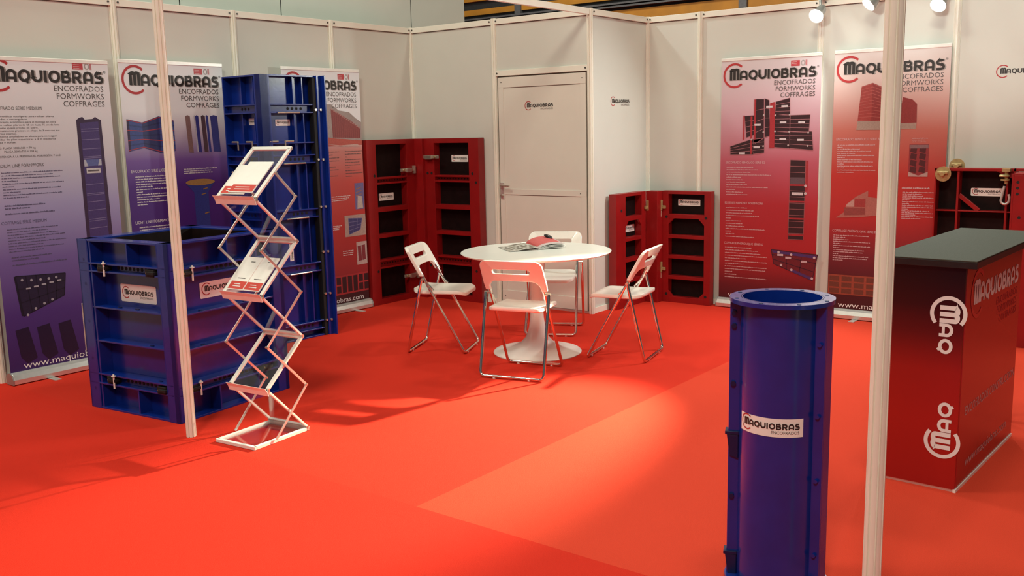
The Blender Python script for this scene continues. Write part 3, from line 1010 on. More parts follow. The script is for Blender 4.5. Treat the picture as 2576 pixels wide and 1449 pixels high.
# --- multi-directional series (salmon to dark red, right wall)
tB5, sh, fr = banner((3.705, 0.885, 0), 0, 'salmon to dark red roll-up banner behind the front post', 'print_bp', 2.098, flag=False)
p = MB(fr)
RB, RC = (0.32, 0.045, 0.040), (0.24, 0.030, 0.030)
p.poly([(0.195, 1.572), (0.300, 1.572), (0.302, 1.861), (0.218, 1.836)], D, RB)
p.poly([(0.300, 1.572), (0.402, 1.568), (0.410, 1.810), (0.302, 1.861)], D, RC)
for k in range(12):
    f_ = k / 11
    p.ribbon([lerp((0.196, 1.576), (0.218, 1.832), f_), lerp((0.300, 1.580), (0.302, 1.855), f_), lerp((0.402, 1.574), (0.409, 1.806), f_)], 0.004, D + 0.0005, False, (0.40, 0.09, 0.08))
p.poly([(0.188, 1.505), (0.402, 1.503), (0.400, 1.568), (0.195, 1.572)], D, (0.34, 0.24, 0.20))
p.build('product_picture', 'print', sh, colors=True)
p = MB(fr)
p.poly([(0.50, 1.55), (0.636, 1.552), (0.634, 1.690), (0.600, 1.725), (0.53, 1.745)], D, RC)
p.poly([(0.50, 1.505), (0.634, 1.506), (0.636, 1.552), (0.50, 1.55)], D, (0.34, 0.24, 0.20))
p.build('product_picture', 'print', sh, colors=True)
p = MB(fr)
quad(p, 0.592, 0.733, 1.148, 1.390, D, (0.26, 0.030, 0.035))
for x0 in (0.600, 0.665):
    for k in range(4):
        z = 1.185 + k * 0.050
        p.poly([(x0, z), (x0 + 0.045, z - 0.012), (x0 + 0.050, z + 0.032), (x0 + 0.006, z + 0.040)], D + 0.0005, (0.07, 0.012, 0.016))
quad(p, 0.595, 0.730, 1.360, 1.386, D + 0.0006, (0.22, 0.12, 0.13))
p.poly([(0.592, 1.148), (0.733, 1.148), (0.733, 1.185), (0.665, 1.155), (0.592, 1.185)], D + 0.0008, (0.42, 0.28, 0.26))
p.build('product_picture', 'print', sh, colors=True)
p = MB(fr)
p.poly([(0.050, 0.813), (0.115, 0.860), (0.135, 0.925), (0.205, 0.985), (0.298, 1.034), (0.298, 0.985), (0.390, 0.975), (0.39, 0.845), (0.25, 0.825)], D, (0.36, 0.12, 0.10))
p.poly([(0.125, 0.905), (0.190, 0.905), (0.190, 0.965), (0.135, 0.925)], D + 0.0005, (0.46, 0.26, 0.23))
p.poly([(0.115, 0.835), (0.280, 0.845), (0.280, 0.898), (0.115, 0.898)], D + 0.0005, (0.24, 0.050, 0.045))
p.poly([(0.195, 0.905), (0.280, 0.905), (0.280, 0.970), (0.195, 0.965)], D + 0.0005, (0.30, 0.035, 0.035))
p.build('product_picture', 'print', sh, colors=True)
p = MB(fr)
quad(p, 0.006, 0.60, 0.195, 0.355, D, (0.28, 0.060, 0.035))
for i in range(6):
    for j in range(3):
        quad(p, 0.016 + i * 0.098, 0.095 + i * 0.098, 0.205 + j * 0.050, 0.243 + j * 0.050, D + 0.0005, (0.13, 0.040, 0.026))
p.build('product_picture', 'print', sh, colors=True)
heading(sh, fr, 'ENCOFRADO FENÓLICO SERIE BP', 0.035, 1.424, 0.018, 0.345, 'ink_pale')
para(sh, fr, 0.045, 1.385, 1.172, [0.29, 0.04, 0.18, 0.26, 0.14, 0.29, 0.06, 0.20, 0.28, 0.06, 0.28, 0.06, 0.30, 0.13], 0.007, 'ink_pale')
para(sh, fr, 0.610, 1.432, 1.405, [0.12, 0.09, 0.10], 0.006, 'ink_pale')
para(sh, fr, 0.551, 1.055, 1.055, [0.20], 0.012, 'ink_pale')
para(sh, fr, 0.556, 1.025, 0.825, [0.25, 0.14, 0.16, 0.25, 0.06, 0.26, 0.05, 0.24, 0.26, 0.05, 0.20, 0.24, 0.10, 0.27, 0.14], 0.007, 'ink_pale')
heading(sh, fr, 'COFFRAGE PHÉNOLIQUE SÉRIE BP', 0.027, 0.702, 0.018, 0.355, 'ink_pale')
para(sh, fr, 0.036, 0.670, 0.470, [0.28, 0.10, 0.12, 0.29, 0.06, 0.29, 0.05, 0.25, 0.24, 0.04, 0.28, 0.27, 0.08], 0.007, 'ink_pale')

# ------------------------------------------------------------------ steel formworks
BOLT = MB().cyl((0, 0, 0), (0, 0, 0.012), 0.010, 6).mesh('bolt')
BOLT.materials.append(MATS['zinc'])
BOLTB = MB().cyl((0, 0, 0), (0, 0, 0.010), 0.011, 6).mesh('bolt')
BOLTB.materials.append(MATS['blue_dark'])


def plate(parent, fr, name, a0, a1, d0, d1, z0, z1, m='blue_paint', bevel=0.0015):
    return MB(fr).box(a0, a1, d0, d1, z0, z1).build(name, m, parent, bevel=bevel)


def channel(parent, fr, a0, a1, D, z0, z1, holes=(), m='blue_paint', dark='blue_dark'):
    """stiffening channel: two lips and a perforated web"""
    plate(parent, fr, 'channel_lip', a0, a1, -D, 0, z1 - 0.010, z1, m)
    plate(parent, fr, 'channel_lip', a0, a1, -D, 0, z0, z0 + 0.010, m)
    w = plate(parent, fr, 'channel_web', a0, a1, -D * 0.62, -D * 0.50, z0 + 0.010, z1 - 0.010, m)
    if holes:
        h = MB(fr)
        for x in holes:
            h.prism(arc(x, (z0 + z1) / 2, 0.011, 0, 330, 11), -D * 0.50, -D * 0.50 + 0.0012, lambda u, v, q: (u, q, v))
        h.build('punched_holes', 'rubber', w)


def wedge_clamp(parent, fr, s, z, d=0.0, m='rubber', pin=True, hl=0.035):
    """formwork clamp: dark jaw block with a zinc drop pin"""
    b = MB(fr)
    b.box(s - hl, s + hl, d - 0.05, d + 0.004, z - 0.026, z + 0.016)
    b.box(s - hl * 0.5, s + hl * 1.2, d - 0.03, d + 0.014, z - 0.014, z + 0.004)
    c = b.build('clamp', m, parent, bevel=0.003)
    k = MB(fr)
    k.cyl((s - hl * 0.5, d + 0.004, z - 0.004), (s - hl * 0.5, d + 0.010, z - 0.004), 0.006, 10)
    k.build('clamp_nut', 'brass', c)
    if pin:
        q = MB(fr)
        q.cyl((s + hl, d + 0.010, z - 0.050), (s + hl, d + 0.010, z + 0.035), 0.0055, 10)
        q.cyl((s + hl, d + 0.010, z + 0.020), (s + hl, d + 0.010, z + 0.026), 0.013, 10)
        q.build('drop_pin', 'alu_bright', c, smooth=True)


def steel_panel(parent, fr, Wd, H, D, ribs, chans, stiff, left=0.012, right=0.012, holes=()):
    plate(parent, fr, 'skin_plate', 0.0, Wd, -D - 0.006, -D, 0.002, H - 0.002)
    plate(parent, fr, 'end_flange', 0.0, left, -D, 0.0, 0.0, H)
    plate(parent, fr, 'end_flange', Wd - right, Wd, -D, 0.0, 0.0, H)
    plate(parent, fr, 'top_flange', left, Wd - right, -D, -0.002, H - 0.012, H)
    plate(parent, fr, 'bottom_flange', left, Wd - right, -D, -0.002, 0.0, 0.012)
    for z in ribs:
        plate(parent, fr, 'rib', left, Wd - right, -D, -0.004, z - 0.010, z)
    for z0, z1 in chans:
        channel(parent, fr, left, Wd - right, D - 0.002, z0, z1, holes)
    for s, z0, z1 in stiff:
        plate(parent, fr, 'stiffener', s - 0.005, s + 0.005, -D, -0.004, z0, z1)


# --- square column formwork, one metre high, beside the left free post
cr = tag(empty('square_column_formwork', (1.041, -3.963, 0), R(6.3)), 'low square blue steel formwork box, open at the top, beside the free post', 'formwork')
CW, CL, CD = 0.775, 0.845, 0.085
fL = lambda s, d, z: (s, -d, z)
fR = lambda s, d, z: (CW + d, s, z)
fB = lambda s, d, z: (CW - s, CL + d, z)
fF = lambda s, d, z: (-d, CL - s, z)
hl = [0.30 + 0.034 * i for i in range(10)]
steel_panel(cr, fL, CW, 1.0, CD, (0.613, 0.414), ((0.812, 0.868), (0.150, 0.216)), ((0.43, 0.868, 0.988), (0.43, 0.012, 0.150)), left=0.012, right=0.034, holes=hl)
steel_panel(cr, fR, CL, 1.0, CD, (0.600, 0.403), ((0.800, 0.856), (0.150, 0.206)), ((0.42, 0.856, 0.988), (0.64, 0.856, 0.988), (0.30, 0.012, 0.150), (0.60, 0.012, 0.150)), left=0.012, right=0.030, holes=hl)
for f_, w_ in ((fB, CW), (fF, CL)):
    steel_panel(cr, f_, w_, 1.0, CD, (0.605, 0.41), ((0.806, 0.862), (0.150, 0.210)), ((0.42, 0.862, 0.988),))
plate(cr, fL, 'corner_flange', -0.002, 0.105, -0.020, -0.010, 0.002, 0.998)
plate(cr, fL, 'corner_flange', 0.100, 0.112, -CD, -0.004, 0.002, 0.998)
plate(cr, fL, 'side_plate', -0.012, -0.002, -0.050, 0.0, 0.34, 0.62, 'galvanised')
for z in (0.12, 0.30, 0.52, 0.74, 0.88):
    b = put('bolt', BOLTB, cr, (0.05, 0.010, z), (R(90), 0, 0))
for s, z in ((0.205, 0.845), (0.62, 0.838), (0.205, 0.190), (0.64, 0.180)):
    wedge_clamp(cr, fL, s, z, 0.0, pin=(s < 0.5))
for s, z in ((0.115, 0.832), (0.70, 0.832), (0.115, 0.182), (0.66, 0.182)):
    wedge_clamp(cr, fR, s, z, 0.0, pin=(s < 0.5))
for s, z in ((0.55, 0.415), (0.30, 0.615), (0.60, 0.216), (0.45, 0.615)):
    b = put('weld_bead', BOLTB, cr, (s, 0.030, z - 0.002), (0, 0, 0), (1.6, 0.8, 0.5))
for s, z in ((0.22, 0.600), (0.55, 0.600), (0.22, 0.403), (0.60, 0.206), (0.52, 0.856)):
    b = put('weld_bead', BOLTB, cr, (CW - 0.03, s, z - 0.002), (0, 0, 0), (0.8, 1.6, 0.5))
sk = lambda f_, D_: (lambda s, d, z: f_(s, d - D_, z))
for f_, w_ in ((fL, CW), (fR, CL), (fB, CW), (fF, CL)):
    plate(cr, f_, 'inner_shade_board', CD + 0.008, w_ - CD - 0.008, -CD - 0.016, -CD - 0.007, 0.004, 0.990, 'phenolic', 0)  # dark boards added to stand in for the shade inside the box
make_sticker(cr, sk(fL, CD), 0.248, 0.553, 0.640, 0.742, 0.008)
make_sticker(cr, sk(fR, CD), 0.270, 0.585, 0.652, 0.745, 0.008)

# --- tall corner column formwork, two metres
tf = tag(empty('tall_column_formwork', (0.665, -2.30, 0), R(-2.5)), 'tall blue steel corner formwork, two metres high, beside the left wall', 'formwork')
gR = lambda s, d, z: (d, s, z)
gL = lambda s, d, z: (-s, -d, z)
TD = 0.070
TC = ((1.722, 1.790), (1.346, 1.414), (0.934, 1.003), (0.512, 0.586), (0.055, 0.125))
steel_panel(tf, gR, 0.50, 2.0, TD, (1.508,), TC, (), left=0.085, right=0.012, holes=[0.26, 0.30, 0.34, 0.38])
steel_panel(tf, gL, 0.47, 2.0, TD, (1.508,), TC, (), left=0.060, right=0.012, holes=[0.20, 0.24, 0.28])
zz = [0.012, 0.055, 0.125, 0.512, 0.586, 0.934, 1.003, 1.346, 1.414, 1.722, 1.790, 1.988]
for i in range(1, len(zz) - 1, 2):
    for f_, ss in ((gR, (0.315, 0.400)), (gL, (0.13, 0.28))):
        for s in ss:
            plate(tf, f_, 'stiffener', s - 0.006, s + 0.006, -TD, -0.030, zz[i + 1] if i + 1 < len(zz) else zz[i], zz[i + 2] if i + 2 < len(zz) else 1.988)
plate(tf, gR, 'joint_flange', 0.500, 0.545, -0.06, 0.018, 0.0, 2.0)
plate(tf, gR, 'joint_seal', 0.470, 0.500, -0.05, 0.006, 0.0, 1.985, 'rubber')
plate(tf, gR, 'joint_flange', 0.545, 0.557, -0.06, 0.055, 0.0, 2.0)
for z in (1.745, 1.37, 1.01, 0.66, 0.33, 0.12):
    put('bolt', BOLT, tf, (0.006, 0.485, z), (0, R(90), 0))
    put('bolt', BOLT, tf, (0.018, 0.523, z), (0, R(90), 0))
for f_, ss in ((gR, (0.06, 0.20)), (gL, (0.14, 0.32))):
    for s in ss:
        h = MB(f_)
        h.tube([(s + 0.08, -0.012, 1.516), (s, -0.006, 1.516)], 0.008, 8)
        h.cyl((s, -0.006, 1.520), (s, -0.006, 1.455), 0.0065, 8)
        h.build('locking_pin', 'zinc', tf, smooth=True)
for s0_, z in ((0.14, 1.722), (0.17, 1.346), (0.17, 0.934), (0.17, 0.512)):
    MB(gR).cyl((s0_, 0.004, z + 0.004), (s0_ + 0.20, 0.004, z + 0.004), 0.006, 8).build('tie_rod', 'zinc', tf, smooth=True)
make_sticker(tf, sk(gR, TD), 0.168, 0.300, 1.630, 1.678, 0.004)
make_sticker(tf, sk(gL, TD), 0.150, 0.255, 1.640, 1.688, 0.004)
# sticker turned on end
make_sticker(tf, lambda s, d, z: gR(0.180 + (z - 0.70), d - 0.004, 0.70 + (0.5 - s)), 0.42, 0.58, 0.70, 0.735, 0.003)

# --- red framed panel pairs


def framed_unit(parent, fr, Wd, H, D, o0, o1, opens, stile=0.0, chans=(), gusset=(), board_d=None, hole_z=()):
    """red frame: stiles, rails between the openings and dark boards behind"""
    bd = board_d or D * 0.92
    plate(parent, fr, 'stile', 0.0, o0, -D, 0.0, 0.0, H, 'red_paint')
    plate(parent, fr, 'stile', o1, Wd, -D, 0.0, 0.0, H, 'red_paint')
    edges = [0.0] + [z for ab in opens for z in ab] + [H]
    for i in range(0, len(edges), 2):
        z0, z1 = edges[i], edges[i + 1]
        if z1 - z0 < 0.002:
            continue
        if (z1 - z0) > 0.058 and 0 < i < len(edges) - 2:
            plate(parent, fr, 'rail_lip', o0, o1, -D, -0.001, z1 - 0.016, z1, 'red_paint')
            plate(parent, fr, 'rail_lip', o0, o1, -D, -0.001, z0, z0 + 0.016, 'red_paint')
            w = plate(parent, fr, 'rail_web', o0, o1, -D * 0.7, -D * 0.45, z0 + 0.016, z1 - 0.016, 'red_paint')
            h = MB(fr)
            n = int((o1 - o0) / 0.035)
            for k in range(n):
                h.prism(arc(o0 + 0.02 + k * 0.035, (z0 + z1) / 2, 0.008, 0, 315, 8), -D * 0.45, -D * 0.45 + 0.001, lambda u, v, q: (u, q, v))
            h.build('punched_holes', 'rubber', w)
        else:
            plate(parent, fr, 'rail', o0, o1, -D, -0.001, z0, z1, 'red_paint')
    for z0, z1 in opens:
        plate(parent, fr, 'board', o0, o1, -bd - 0.012, -bd, z0 - 0.004, z1 + 0.004, 'phenolic', 0)
    for (x, z, sx, sz) in gusset:
        c = 0.055
        g = MB(fr)
        g.prism([(x, z), (x + sx * c, z), (x, z + sz * c)], -0.020, -0.002, lambda u, v, q: (u, q, v))
        g.build('gusset', 'red_paint', parent)
    h = None
    for (x, z) in hole_z:
        hb = MB(fr)
        hb.prism(arc(x, z, 0.013, 0, 330, 11), 0.0, 0.0015, lambda u, v, q: (u, q, v))
        hb.build('bolt_hole', 'rubber', parent)


def strap_clamp(parent, fr, s, z, d, length=0.13, m='zinc', side=1):
    """adjustable alignment clamp: strap with threaded end and cross plate"""
    b = MB(fr)
    b.box(s, s + side * length, d, d + 0.018, z - 0.014, z + 0.014)
    b.box(s + side * length * 0.25, s + side * length * 0.62, d + 0.012, d + 0.034, z - 0.022, z + 0.016)
    c = b.build('clamp', m, parent, bevel=0.003)
    k = MB(fr)
    k.box(s - side * 0.022, s, d - 0.004, d + 0.026, z - 0.036, z + 0.036)
    k.build('clamp_plate', 'zinc', c, bevel=0.002)
    n_ = MB(fr)
    n_.cyl((s + side * length * 0.8, d + 0.018, z), (s + side * length * 0.8, d + 0.028, z), 0.010, 10)
    n_.build('clamp_nut', 'brass', c)


def cross_clamp(parent, fr, s, z, d):
    b = MB(fr)
    b.box(s - 0.045, s + 0.045, d, d + 0.018, z - 0.014, z + 0.014)
    b.box(s - 0.014, s + 0.014, d + 0.002, d + 0.026, z - 0.030, z + 0.062)
    c = b.build('clamp', 'brass', parent, bevel=0.003)
    k = MB(fr)
    k.cyl((s + 0.004, d + 0.014, z - 0.030), (s + 0.004, d + 0.014, z - 0.085), 0.006, 8)
    k.build('drop_pin', 'zinc', c)


ZO = [(0.052, 0.330), (0.412, 0.612), (0.648, 0.850), (0.892, 1.100), (1.164, 1.457)]
# tall pair in the corner of left wall and cabin front
rl = tag(empty('corner_formwork', (0.0, 0.0, 0)), 'tall pair of red framed panels folded into the corner by the door', 'formwork')
D1 = 0.085
hL = lambda s, d, z: (0.115 + d, -0.745 + s, z)
hR = lambda s, d, z: (0.215 + s, -0.095 - d, z)
framed_unit(rl, hL, 0.615, 1.5, D1, 0.115, 0.505, ZO, hole_z=((0.085, 1.18), (0.085, 0.31), (0.545, 0.31)))
framed_unit(rl, hR, 0.650, 1.5, D1, 0.115, 0.535, ZO, hole_z=((0.03, 1.18), (0.08, 1.18), (0.575, 1.18), (0.615, 1.10), (0.03, 0.31), (0.08, 0.31), (0.595, 0.29)))
MB().box(0.045, 0.215, -0.13, -0.06, 0.0, 1.5).build('corner_post', 'red_paint', rl, bevel=0.002)
MB().box(0.045, 0.10, -0.13, -0.035, 0.0, 1.5).build('corner_plate', 'red_paint', rl, bevel=0.002)
strap_clamp(rl, hL, 0.58, 1.215, 0.002, 0.17, side=-1)
strap_clamp(rl, hR, -0.02, 1.330, 0.002, 0.20)
strap_clamp(rl, hL, 0.58, 0.225, 0.002, 0.17, side=-1)
make_sticker(rl, sk(hL, D1 * 0.92), 0.205, 0.395, 0.945, 1.012, 0.004)
make_sticker(rl, sk(hR, D1 * 0.92), 0.265, 0.465, 1.283, 1.345, 0.004)

ZS = [(0.053, 0.212), (0.244, 0.397), (0.429, 0.580), (0.611, 0.758), (0.795, 0.972)]
rs = tag(empty('corner_formwork', (0.0, 0.0, 0)), 'low pair of red framed panels folded into the corner beside the pink banner', 'formwork')
D2 = 0.075
kL = lambda s, d, z: (2.10 + d, 0.235 + s, z)
kR = lambda s, d, z: (2.215 + s, 0.828 - d, z)
framed_unit(rs, kL, 0.505, 1.0, D2, 0.155, 0.430, ZS, gusset=((0.155, 0.758, 1, -1), (0.430, 0.758, -1, -1)), hole_z=((0.085, 0.855),))
framed_unit(rs, kR, 0.472, 1.0, D2, 0.062, 0.412, ZS, gusset=((0.062, 0.758, 1, -1), (0.412, 0.758, -1, -1), (0.062, 0.053, 1, 1), (0.412, 0.053, -1, 1)), hole_z=((0.045, 0.770), (0.430, 0.770), (0.045, 0.075), (0.430, 0.075)))
MB().box(2.10, 2.215, 0.74, 0.835, 0.0, 1.0).build('corner_post', 'red_paint', rs, bevel=0.002)
cross_clamp(rs, kL, 0.515, 0.855, 0.002)
cross_clamp(rs, kR, -0.005, 0.855, 0.002)
cross_clamp(rs, kL, 0.515, 0.300, 0.002)
cross_clamp(rs, kR, -0.005, 0.300, 0.002)
make_sticker(rs, sk(kL, D2 * 0.92), 0.205, 0.415, 0.650, 0.712, 0.004)
make_sticker(rs, sk(kR, D2 * 0.92), 0.125, 0.340, 0.868, 0.922, 0.004)

# --- large red wall panel with tie plates and hook, behind the counter
wf = tag(empty('wall_formwork', (4.555, 0.62, 0)), 'dark red framed wall panel with brass tie plates behind the counter', 'formwork')
wF = lambda s, d, z: (s, -d, z)
D3 = 0.10
plate(wf, wF, 'stile', 0.0, 0.012, -D3, 0.0, 0.0, 1.225, 'red_paint')
plate(wf, wF, 'stile', 0.515, 0.530, -D3, 0.0, 0.0, 1.225, 'red_paint')
plate(wf, wF, 'top_rail', 0.0, 0.95, -D3, 0.0, 1.205, 1.225, 'red_paint')
plate(wf, wF, 'bottom_rail', 0.012, 0.515, -D3, 0.0, 0.0, 0.03, 'red_paint')
plate(wf, wF, 'board', 0.012, 0.515, -D3 - 0.012, -D3 + 0.005, 0.002, 1.205, 'phenolic', 0)
plate(wf, wF, 'vertical_rib', 0.150, 0.165, -D3 + 0.005, -0.008, 0.03, 1.205, 'red_paint')
plate(wf, wF, 'vertical_rib', 0.470, 0.484, -D3 + 0.005, -0.008, 0.03, 1.205, 'red_paint')
for z in (0.925, 0.60, 0.28):
    plate(wf, wF, 'rib', 0.012, 0.515, -D3 + 0.005, -0.012, z - 0.008, z, 'red_paint')
b = MB(wF)
b.bar((0.165, -0.03, 1.035), (0.300, -0.03, 0.925), 0.03, 0.022, up=(0, 1, 0))
b.build('diagonal_brace', 'red_paint', wf, bevel=0.002)
b = MB(wF)
b.prism([(0.40, 1.205), (0.515, 1.205), (0.515, 1.150)], -0.03, -0.02, lambda u, v, q: (u, q, v))
b.build('gusset', 'red_paint', wf)
for s, d0, z in ((0.062, 0.02, 1.185), (0.118, -0.13, 1.235)):
    b = MB(wF)
    b.tube([(s, d0, z), (s, d0 + 0.007, z)], 0.054, 24)
    tp = b.build('tie_plate', 'brass', wf)
    b = MB(wF)
    b.tube([(s, d0 + 0.007, z), (s, d0 + 0.040, z)], 0.018, 6)
    b.box(s - 0.036, s + 0.036, d0 + 0.012, d0 + 0.028, z + 0.002, z + 0.020)
    b.build('wing_nut', 'brass', tp, bevel=0.003)
b = MB(wF)
b.cyl((0.475, 0.02, 1.225), (0.475, 0.02, 1.120), 0.012, 12)
b.lathe([(0.0, 1.17), (0.034, 1.17), (0.036, 1.176), (0.030, 1.184), (0.0, 1.184)], 20, 0.462, 0.02)
b.lathe([(0.0, 1.143), (0.028, 1.143), (0.028, 1.154), (0.0, 1.154)], 20, 0.468, 0.02)
b.box(0.450, 0.500, -0.01, 0.05, 1.205, 1.226)
b.build('tie_screw', 'brass', wf, smooth=True)
hk = [(0.468, 0.03, 1.105), (0.460, 0.03, 1.06), (0.452, 0.03, 1.015)] + [(0.476 + 0.026 * math.cos(R(a)), 0.03, 1.006 + 0.026 * math.sin(R(a))) for a in range(180, 361, 30)] + [(0.503, 0.03, 1.03), (0.496, 0.03, 1.050)]
MB(wF).tube(hk, 0.0085, 10).build('hook', 'galvanised', wf, smooth=True)
plate(wf, wF, 'return_panel', 0.532, 0.545, -0.02, 0.14, 0.0, 1.195, 'red_paint')
plate(wf, wF, 'return_face', 0.545, 0.95, 0.125, 0.14, 0.0, 1.190, 'red_paint')
plate(wf, wF, 'return_face', 0.545, 0.95, -0.02, 0.14, 1.190, 1.200, 'red_paint')
for x, z in ((0.57, 1.14), (0.57, 1.10), (0.57, 1.06), (0.59, 0.90)):
    MB(wF).prism(arc(x, z, 0.010, 0, 330, 11), 0.14, 0.1415, lambda u, v, q: (u, q, v)).build('bolt_hole', 'rubber', wf)
make_sticker(wf, sk(wF, D3 - 0.006), 0.228, 0.440, 1.025, 1.082, 0.008)

# --- round column formwork standing near the front
CY = tag(empty('round_column_formwork', (5.19, -3.765, 0), R(21.8)), 'round blue steel column formwork tube standing by the front post', 'formwork')
RO, RI, RF = 0.1335, 0.128, 0.170
MB().lathe([(RI, 0.0), (RO, 0.0), (RO, 1.0), (RI, 1.0)], 64, closed=True).build('tube', 'blue_paint', CY, smooth=True)
for z0, z1, rf in ((0.986, 1.0, RF), (0.0, 0.014, RF + 0.004)):
    MB().lathe([(RO - 0.002, z0), (rf, z0), (rf, z1), (RO - 0.002, z1)], 64, closed=True).build('ring_flange', 'blue_paint', CY, smooth=True)
# left joint: two radial flange plates; right joint: angle section turned to the front
for dy in (-0.013, 0.002):
    MB().box(-RF + 0.003, -RO + 0.004, dy, dy + 0.011, 0.014, 0.986).build('joint_flange', 'blue_paint', CY, bevel=0.0015)
ca, sa = math.cos(R(-24)), math.sin(R(-24))
fJ = lambda r, t, z: (r * ca - t * sa, r * sa + t * ca, z)
MB(fJ).box(RO - 0.004, RF - 0.006, -0.030, -0.022, 0.014, 0.986).build('joint_flange', 'blue_paint', CY, bevel=0.0015)
MB(fJ).box(RO + 0.022, RF - 0.006, -0.022, 0.032, 0.014, 0.986).build('joint_flange', 'blue_paint', CY, bevel=0.0015)
for z in (0.86, 0.62, 0.40, 0.14):
    MB(fJ).cyl((RF - 0.022, -0.030, z), (RF - 0.022, -0.040, z), 0.0075, 6).build('bolt', 'blue_paint', CY)
for z in (0.945, 0.90, 0.70, 0.30):
    MB().cyl((-0.153, -0.024, z), (-0.153, 0.024, z), 0.009, 6).build('bolt', 'blue_dark', CY)
for z in (0.52, 0.085):
    b = MB()
    b.box(-RF - 0.008, -RO + 0.002, -0.024, 0.024, z, z + 0.012)
    b.prism([(-RO, z), (-RF - 0.002, z), (-RF + 0.008, z - 0.075), (-RO, z - 0.085)], -0.022, -0.014, lambda u, v, q: (u, q, v))
    b.build('bracket', 'blue_dark', CY, bevel=0.0015)
for k in range(8):
    a = R(k * 45 + 20)
    MB().cyl(((RO + 0.02) * math.cos(a), (RO + 0.02) * math.sin(a), 1.0), ((RO + 0.02) * math.cos(a), (RO + 0.02) * math.sin(a), 1.0012), 0.007, 10).build('bolt_hole', 'blue_dark', CY)
# curved sticker: s along the circumference, angle 270 deg is local -y
A0 = -90.0 - 15.0


def fC(s, d, z):
    a = R(A0) + s / RO
    return ((RO + d) * math.cos(a), (RO + d) * math.sin(a), z)


b = MB(fC)
n = 16
sw, z0, z1 = 0.230, 0.556, 0.618
vs, fs = [], []
for i in range(n + 1):
    s = -sw / 2 + sw * i / n
    vs += [(s, 0.0012, z0), (s, 0.0012, z1)]
    if i < n:
        fs.append((2 * i, 2 * i + 2, 2 * i + 3, 2 * i + 1))
b.add(vs, fs)
st = b.build('sticker', 'sticker_white', CY, smooth=True)
ring, tx, sb = MB(fC), MB(fC), MB(fC)
full_logo(ring, tx, -sw / 2 + 0.008, z0 + 0.026, 0.215, 0.0022, 'ENCOFRADOS', sb)
ring.build('logo_ring', 'ink_red', st)
tx.build('logo_lettering', 'ink', st)
sb.build('small_lettering', 'ink_grey', st)

# ------------------------------------------------------------------ round pedestal table
tb = tag(empty('pedestal_table', (2.443, -1.400, 0)), 'round white table on a flared tulip pedestal in the middle of the stand', 'table')
TZ = 0.725
MB().lathe([(0.0, TZ - 0.022), (0.480, TZ - 0.022), (0.518, TZ - 0.014), (0.528, TZ - 0.004), (0.524, TZ), (0.0, TZ)], 96).build('table_top', 'table_white', tb, smooth=True)
MB().lathe([(0.0, 0.0), (0.312, 0.0), (0.314, 0.006), (0.306, 0.014), (0.250, 0.026), (0.180, 0.042), (0.120, 0.068), (0.082, 0.110), (0.060, 0.170), (0.048, 0.250), (0.044, 0.340), (0.046, 0.440), (0.052, 0.540), (0.062, 0.640), (0.080, 0.700), (0.0, 0.702)], 64).build('pedestal', 'table_white', tb, smooth=True)

# ------------------------------------------------------------------ folding chairs (front faces local +x)


def rounded_path(pts, r, n=5):
    """polyline with rounded inner corners"""
    out = [Vector(pts[0])]
    for i in range(1, len(pts) - 1):
        p, a, b = Vector(pts[i]), Vector(pts[i - 1]), Vector(pts[i + 1])
        u, v = (a - p).normalized(), (b - p).normalized()
        for k in range(n + 1):
            t = k / n
            q0, q1 = p + u * r * (1 - t), p + v * r * t
            out.append(p + u * r * (1 - t) ** 2 + v * r * t ** 2)
    out.append(Vector(pts[-1]))
    return out


def back_pt(y, t):
    """point on the inclined back plane: t is height z"""
    return (0.205 - 0.545 * t, y, t)


